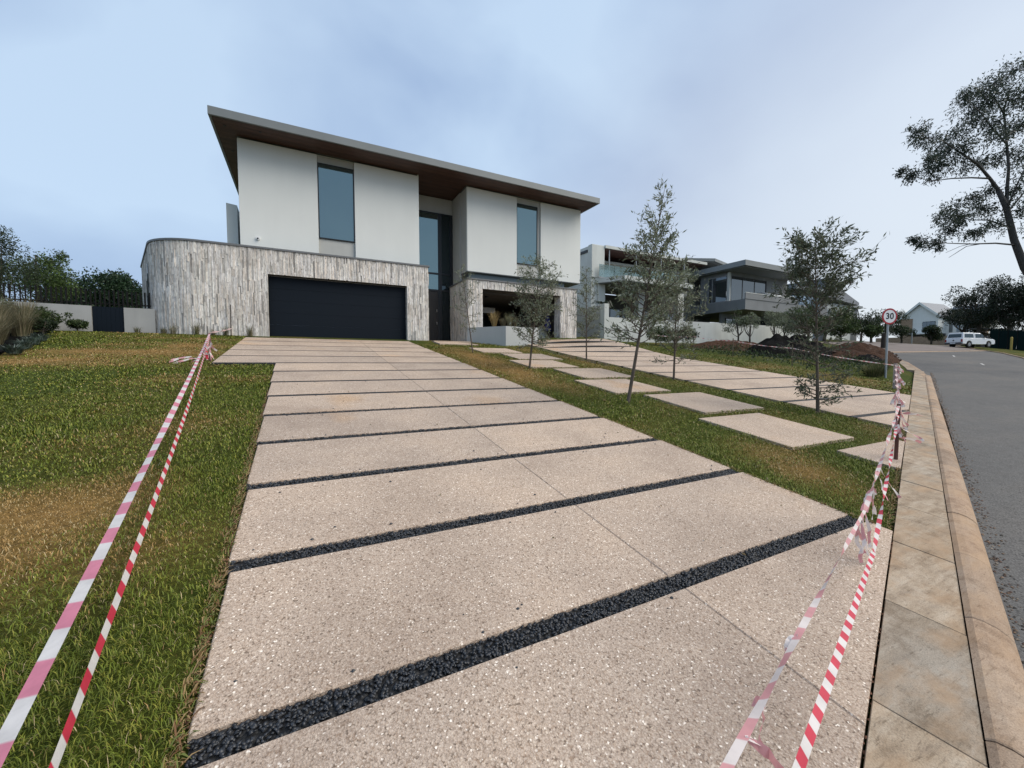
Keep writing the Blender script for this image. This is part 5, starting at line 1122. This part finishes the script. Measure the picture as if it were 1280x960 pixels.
# ------------------------------------------------------------------ litter and small details
def fallen(x, y, z, sz, c, name, label, rot, grp=None):
    m = MB(); m.add([(0, 0, .002), (sz*.5, sz*.2, .012), (sz, 0, .006), (sz*.5, -sz*.2, .014)], [(0, 1, 2), (0, 2, 3)], c); o = m.build(name, mLeaf); o.location = (x, y, z); o.rotation_euler = (0, 0, rot); tag(o, label, 'leaf', grp); return o
p = (-1.63, 2.92); fallen(p[0], p[1], H(*p)+.05, .11, (.35, .29, .25), 'fallen_leaf', 'curled pale dry leaf on the lawn left of the tapes', .6)
q_ = (2.55, .52); fallen(2.62, .50, H(2.62, .50)+.0, .035, (.62, .60, .50), 'fallen_leaf', 'small pale petal lying on the kerb at lower right', 1.2)
g = random.Random(3)
for i in range(45):
    x, y = g.uniform(-.3, 4.2), g.uniform(1.2, 9)
    if y < PAV(x)+.1: continue
    fallen(x, y, H(x, y)+TOP+.003, g.uniform(.015, .04), g.choice([(.30, .22, .11), (.16, .09, .05), (.42, .36, .22), (.12, .13, .05)]), 'leaf_scrap', 'tiny dry leaf scrap scattered on the pebbled driveway', g.uniform(0, 6), 'leaf scraps on the driveway')
m = MB()
for i in range(900):
    y = g.uniform(.5, 8); s = g.uniform(.003, .012)
    if i < 560: x = LEFT_EDGE(y)-g.uniform(0, .03)
    else: x = g.uniform(.5, 12); y = PAV(x)+g.uniform(-.012, .01)
    k = g.uniform(.5, 1.3); c = (.17*k, .085*k, .05*k); z = H(x, y)+.004
    m.add([(x-s, y, z), (x, y-s*.8, z), (x+s, y, z), (x, y+s*.8, z), (x, y, z+s*.8)], [(0, 1, 4), (1, 2, 4), (2, 3, 4), (3, 0, 4)], c)
stuff(m.build('soil_crumbs', mBowl))
m = MB()
for i in range(130):
    y0 = g.choice([SY[k] for k in range(4, 11)]); x, y = g.uniform(-.3, 4.1), y0+g.choice((-1, 1))*(HALF+abs(g.gauss(0, .10))); s = g.uniform(.005, .013)
    if y < PAV(x)+.05: continue
    z = H(x, y)+TOP+.001; c = (.03, .032, .036)
    m.add([(x-s*1.2, y, z), (x, y-s, z), (x+s*1.2, y, z), (x, y+s, z), (x, y, z+s*.9)], [(0, 1, 4), (1, 2, 4), (2, 3, 4), (3, 0, 4)], c)
stuff(m.build('stray_pebbles', mPebble))
m = MB()
for i in range(1500):
    x = 1.5+26*g.random()**1.6; p = lx(x, .55+abs(g.gauss(0, .05))); s = g.uniform(.003, .010)*(1+x*.05); k = g.uniform(.5, 1.4); c = g.choice([(.11*k, .06*k, .04*k), (.16*k, .10*k, .06*k), (.20*k, .16*k, .12*k), (.06*k, .05*k, .04*k)]); z = H(*p)-.052
    m.add([(p[0]-s*1.5, p[1], z), (p[0], p[1]-s, z), (p[0]+s*1.5, p[1], z), (p[0], p[1]+s, z), (p[0], p[1], z+s*.7)], [(0, 1, 4), (1, 2, 4), (2, 3, 4), (3, 0, 4)], c)
stuff(m.build('gutter_grit', mBowl))
# ------------------------------------------------------------------ grass
def bed_edge(y): return -5.45-.285*(y-12.2) if y > 11 else -5.1-.0*(11-y)-.25*(11-y)
def is_lawn(x, y):
    if y < PAV(x)+.01: return False
    if x < LEFT_EDGE(y)-.01 and y < 18.05:
        if y > 11.0 and x > -1.8: return False
        if y > 10 and x < bed_edge(y): return False
        return True
    if x > RIGHT_EDGE(y)+.012 and x < 9.41 and y < 18.0:
        if y > 16.5 and x < 7: return False
        for a, b, c, d in STEPS:
            if a+.012 < x < b-.012 and c+.012 < y < d-.012: return False
        return True
    if 9.4 <= x < 10.2 and 15.5 < y < 17.5: return True
    if 15.02 < x < 19.2 and y < 20.8: return True
    return False
def rand_pts(n, x0, x1, y0, y1): return np.stack([rng.uniform(x0, x1, n), rng.uniform(y0, y1, n)], 1)
def grass(name, regions):
    Pts = []; Hh = []; Wd = []; Cc = []
    for (x0, x1, y0, y1, dn, hh, ww) in regions:
        P = rand_pts(int((x1-x0)*(y1-y0)*dn), x0, x1, y0, y1)
        for x, y in P:
            if not is_lawn(x, y): continue
            d = dryness(x, y); r = random.random()
            edge = 0
            Pts.append((x, y, H(x, y)-.004)); t = random.gauss(-.14, .10)+d*1.25
            straw = r < .055+.32*d
            if straw: c = (.50, .40, .22) if random.random() < .6 else (.36, .235, .10)
            elif random.random() < t: c = (.36, .225, .08)
            else:
                k = random.uniform(.7, 1.35); c = (.118*k, .150*k, .016*k) if random.random() < .72 else (.215*k, .215*k, .034*k)
            Cc.append(c); hm = hh*.66*random.choice((.55, .8, 1, 1, 1.35))*random.uniform(.7, 1.2)*(1-.45*d)*(.45+1.0*vnoise(x, y, .28, 5)); Hh.append(hm); Wd.append(ww*random.uniform(.7, 1.3)*(.7 if straw else 1))
    Pn = np.array(Pts); n = len(Pn); Hh = np.array(Hh); Wd = np.array(Wd); Cc = np.array(Cc)
    a = rng.uniform(0, 6.283, n); lean = rng.uniform(.25, 1.35, n); D = np.stack([np.cos(a), np.sin(a), np.zeros(n)], 1); S = np.stack([-np.sin(a), np.cos(a), np.zeros(n)], 1)
    up = np.array([0, 0, 1.])
    mid = Pn+up*(Hh*.55)[:, None]+D*(Hh*lean*.35)[:, None]; tip = Pn+up*(Hh*(.95-.28*lean))[:, None]+D*(Hh*lean*1.0)[:, None]
    w2 = (Wd*.5)[:, None]
    V = np.stack([Pn-S*w2, Pn+S*w2, mid+S*w2*.8, mid-S*w2*.8, tip], 1).reshape(-1, 3); o = (np.arange(n)*5)[:, None]
    Q = np.array([[0, 1, 2, 3]])+o; T = np.array([[3, 2, 4]])+o
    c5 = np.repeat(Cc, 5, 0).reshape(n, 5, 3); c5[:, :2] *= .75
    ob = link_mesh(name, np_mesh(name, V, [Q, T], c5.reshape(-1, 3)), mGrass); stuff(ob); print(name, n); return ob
grass('grass', [(-3.4, -.3, .0, 2.6, 11500, .050, .0033), (-5.2, -.3, 2.6, 4.6, 6500, .052, .0044), (-3.4, -5.2, .8, 2.6, 3000, .06, .006)[:0] or (-5.4, -3.4, 1.2, 2.6, 5000, .052, .005),
                (-6.2, -.4, 4.6, 8, 2600, .052, .0075), (-6.8, -.5, 8, 12, 950, .052, .014), (-7.2, -1.7, 12, 18.1, 560, .05, .02),
                (4.2, 9.42, 1.3, 4.2, 3200, .046, .0065), (4.1, 9.42, 4.2, 8, 1500, .046, .010), (4.0, 10.3, 8, 18, 520, .048, .02), (15, 19.2, 4.5, 20.8, 260, .06, .03)])
# lawn edges: longer runners that lap over the slabs
def runners(name, n):
    P = []; Cc = []; dirs = []
    for _ in range(n):
        k = random.random()
        if k < .45:
            y = .2+6*random.random()**1.5; x = LEFT_EDGE(y)-random.uniform(.0, .06); d = (random.uniform(-.3, .8), random.uniform(-.7, .7))
        elif k < .8:
            y = 1.6+9*random.random()**1.4; x = RIGHT_EDGE(y)+random.uniform(.0, .05); d = (random.uniform(-.9, .3), random.uniform(-.7, .7))
        else:
            x = 4.3+4.9*random.random(); y = PAV(x)+random.uniform(.02, .05); d = (random.uniform(-.7, .7), random.uniform(-.8, .3))
        if not is_lawn(x, y) and k >= .8: continue
        P.append((x, y, H(x, y)+.012)); dirs.append(d); dd = random.random(); Cc.append((.30, .20, .09) if dd < .45 else (.13, .15, .035) if dd < .8 else (.15, .075, .03))
    P = np.array(P); D = np.array([(*d, random.uniform(0, .5)) for d in dirs]); n = len(P); L = rng.uniform(.03, .09, n)[:, None]
    S = np.stack([-D[:, 1], D[:, 0], np.zeros(n)], 1)*.004; m = P+D*L*.5+np.array([0, 0, .012]); t = P+D*L
    V = np.stack([P-S, P+S, m+S, m-S, t], 1).reshape(-1, 3); o = (np.arange(n)*5)[:, None]
    return stuff(link_mesh(name, np_mesh(name, V, [np.array([[0, 1, 2, 3]])+o, np.array([[3, 2, 4]])+o], np.repeat(np.array(Cc), 5, 0)), mGrass))
runners('grass_edge', 5200)
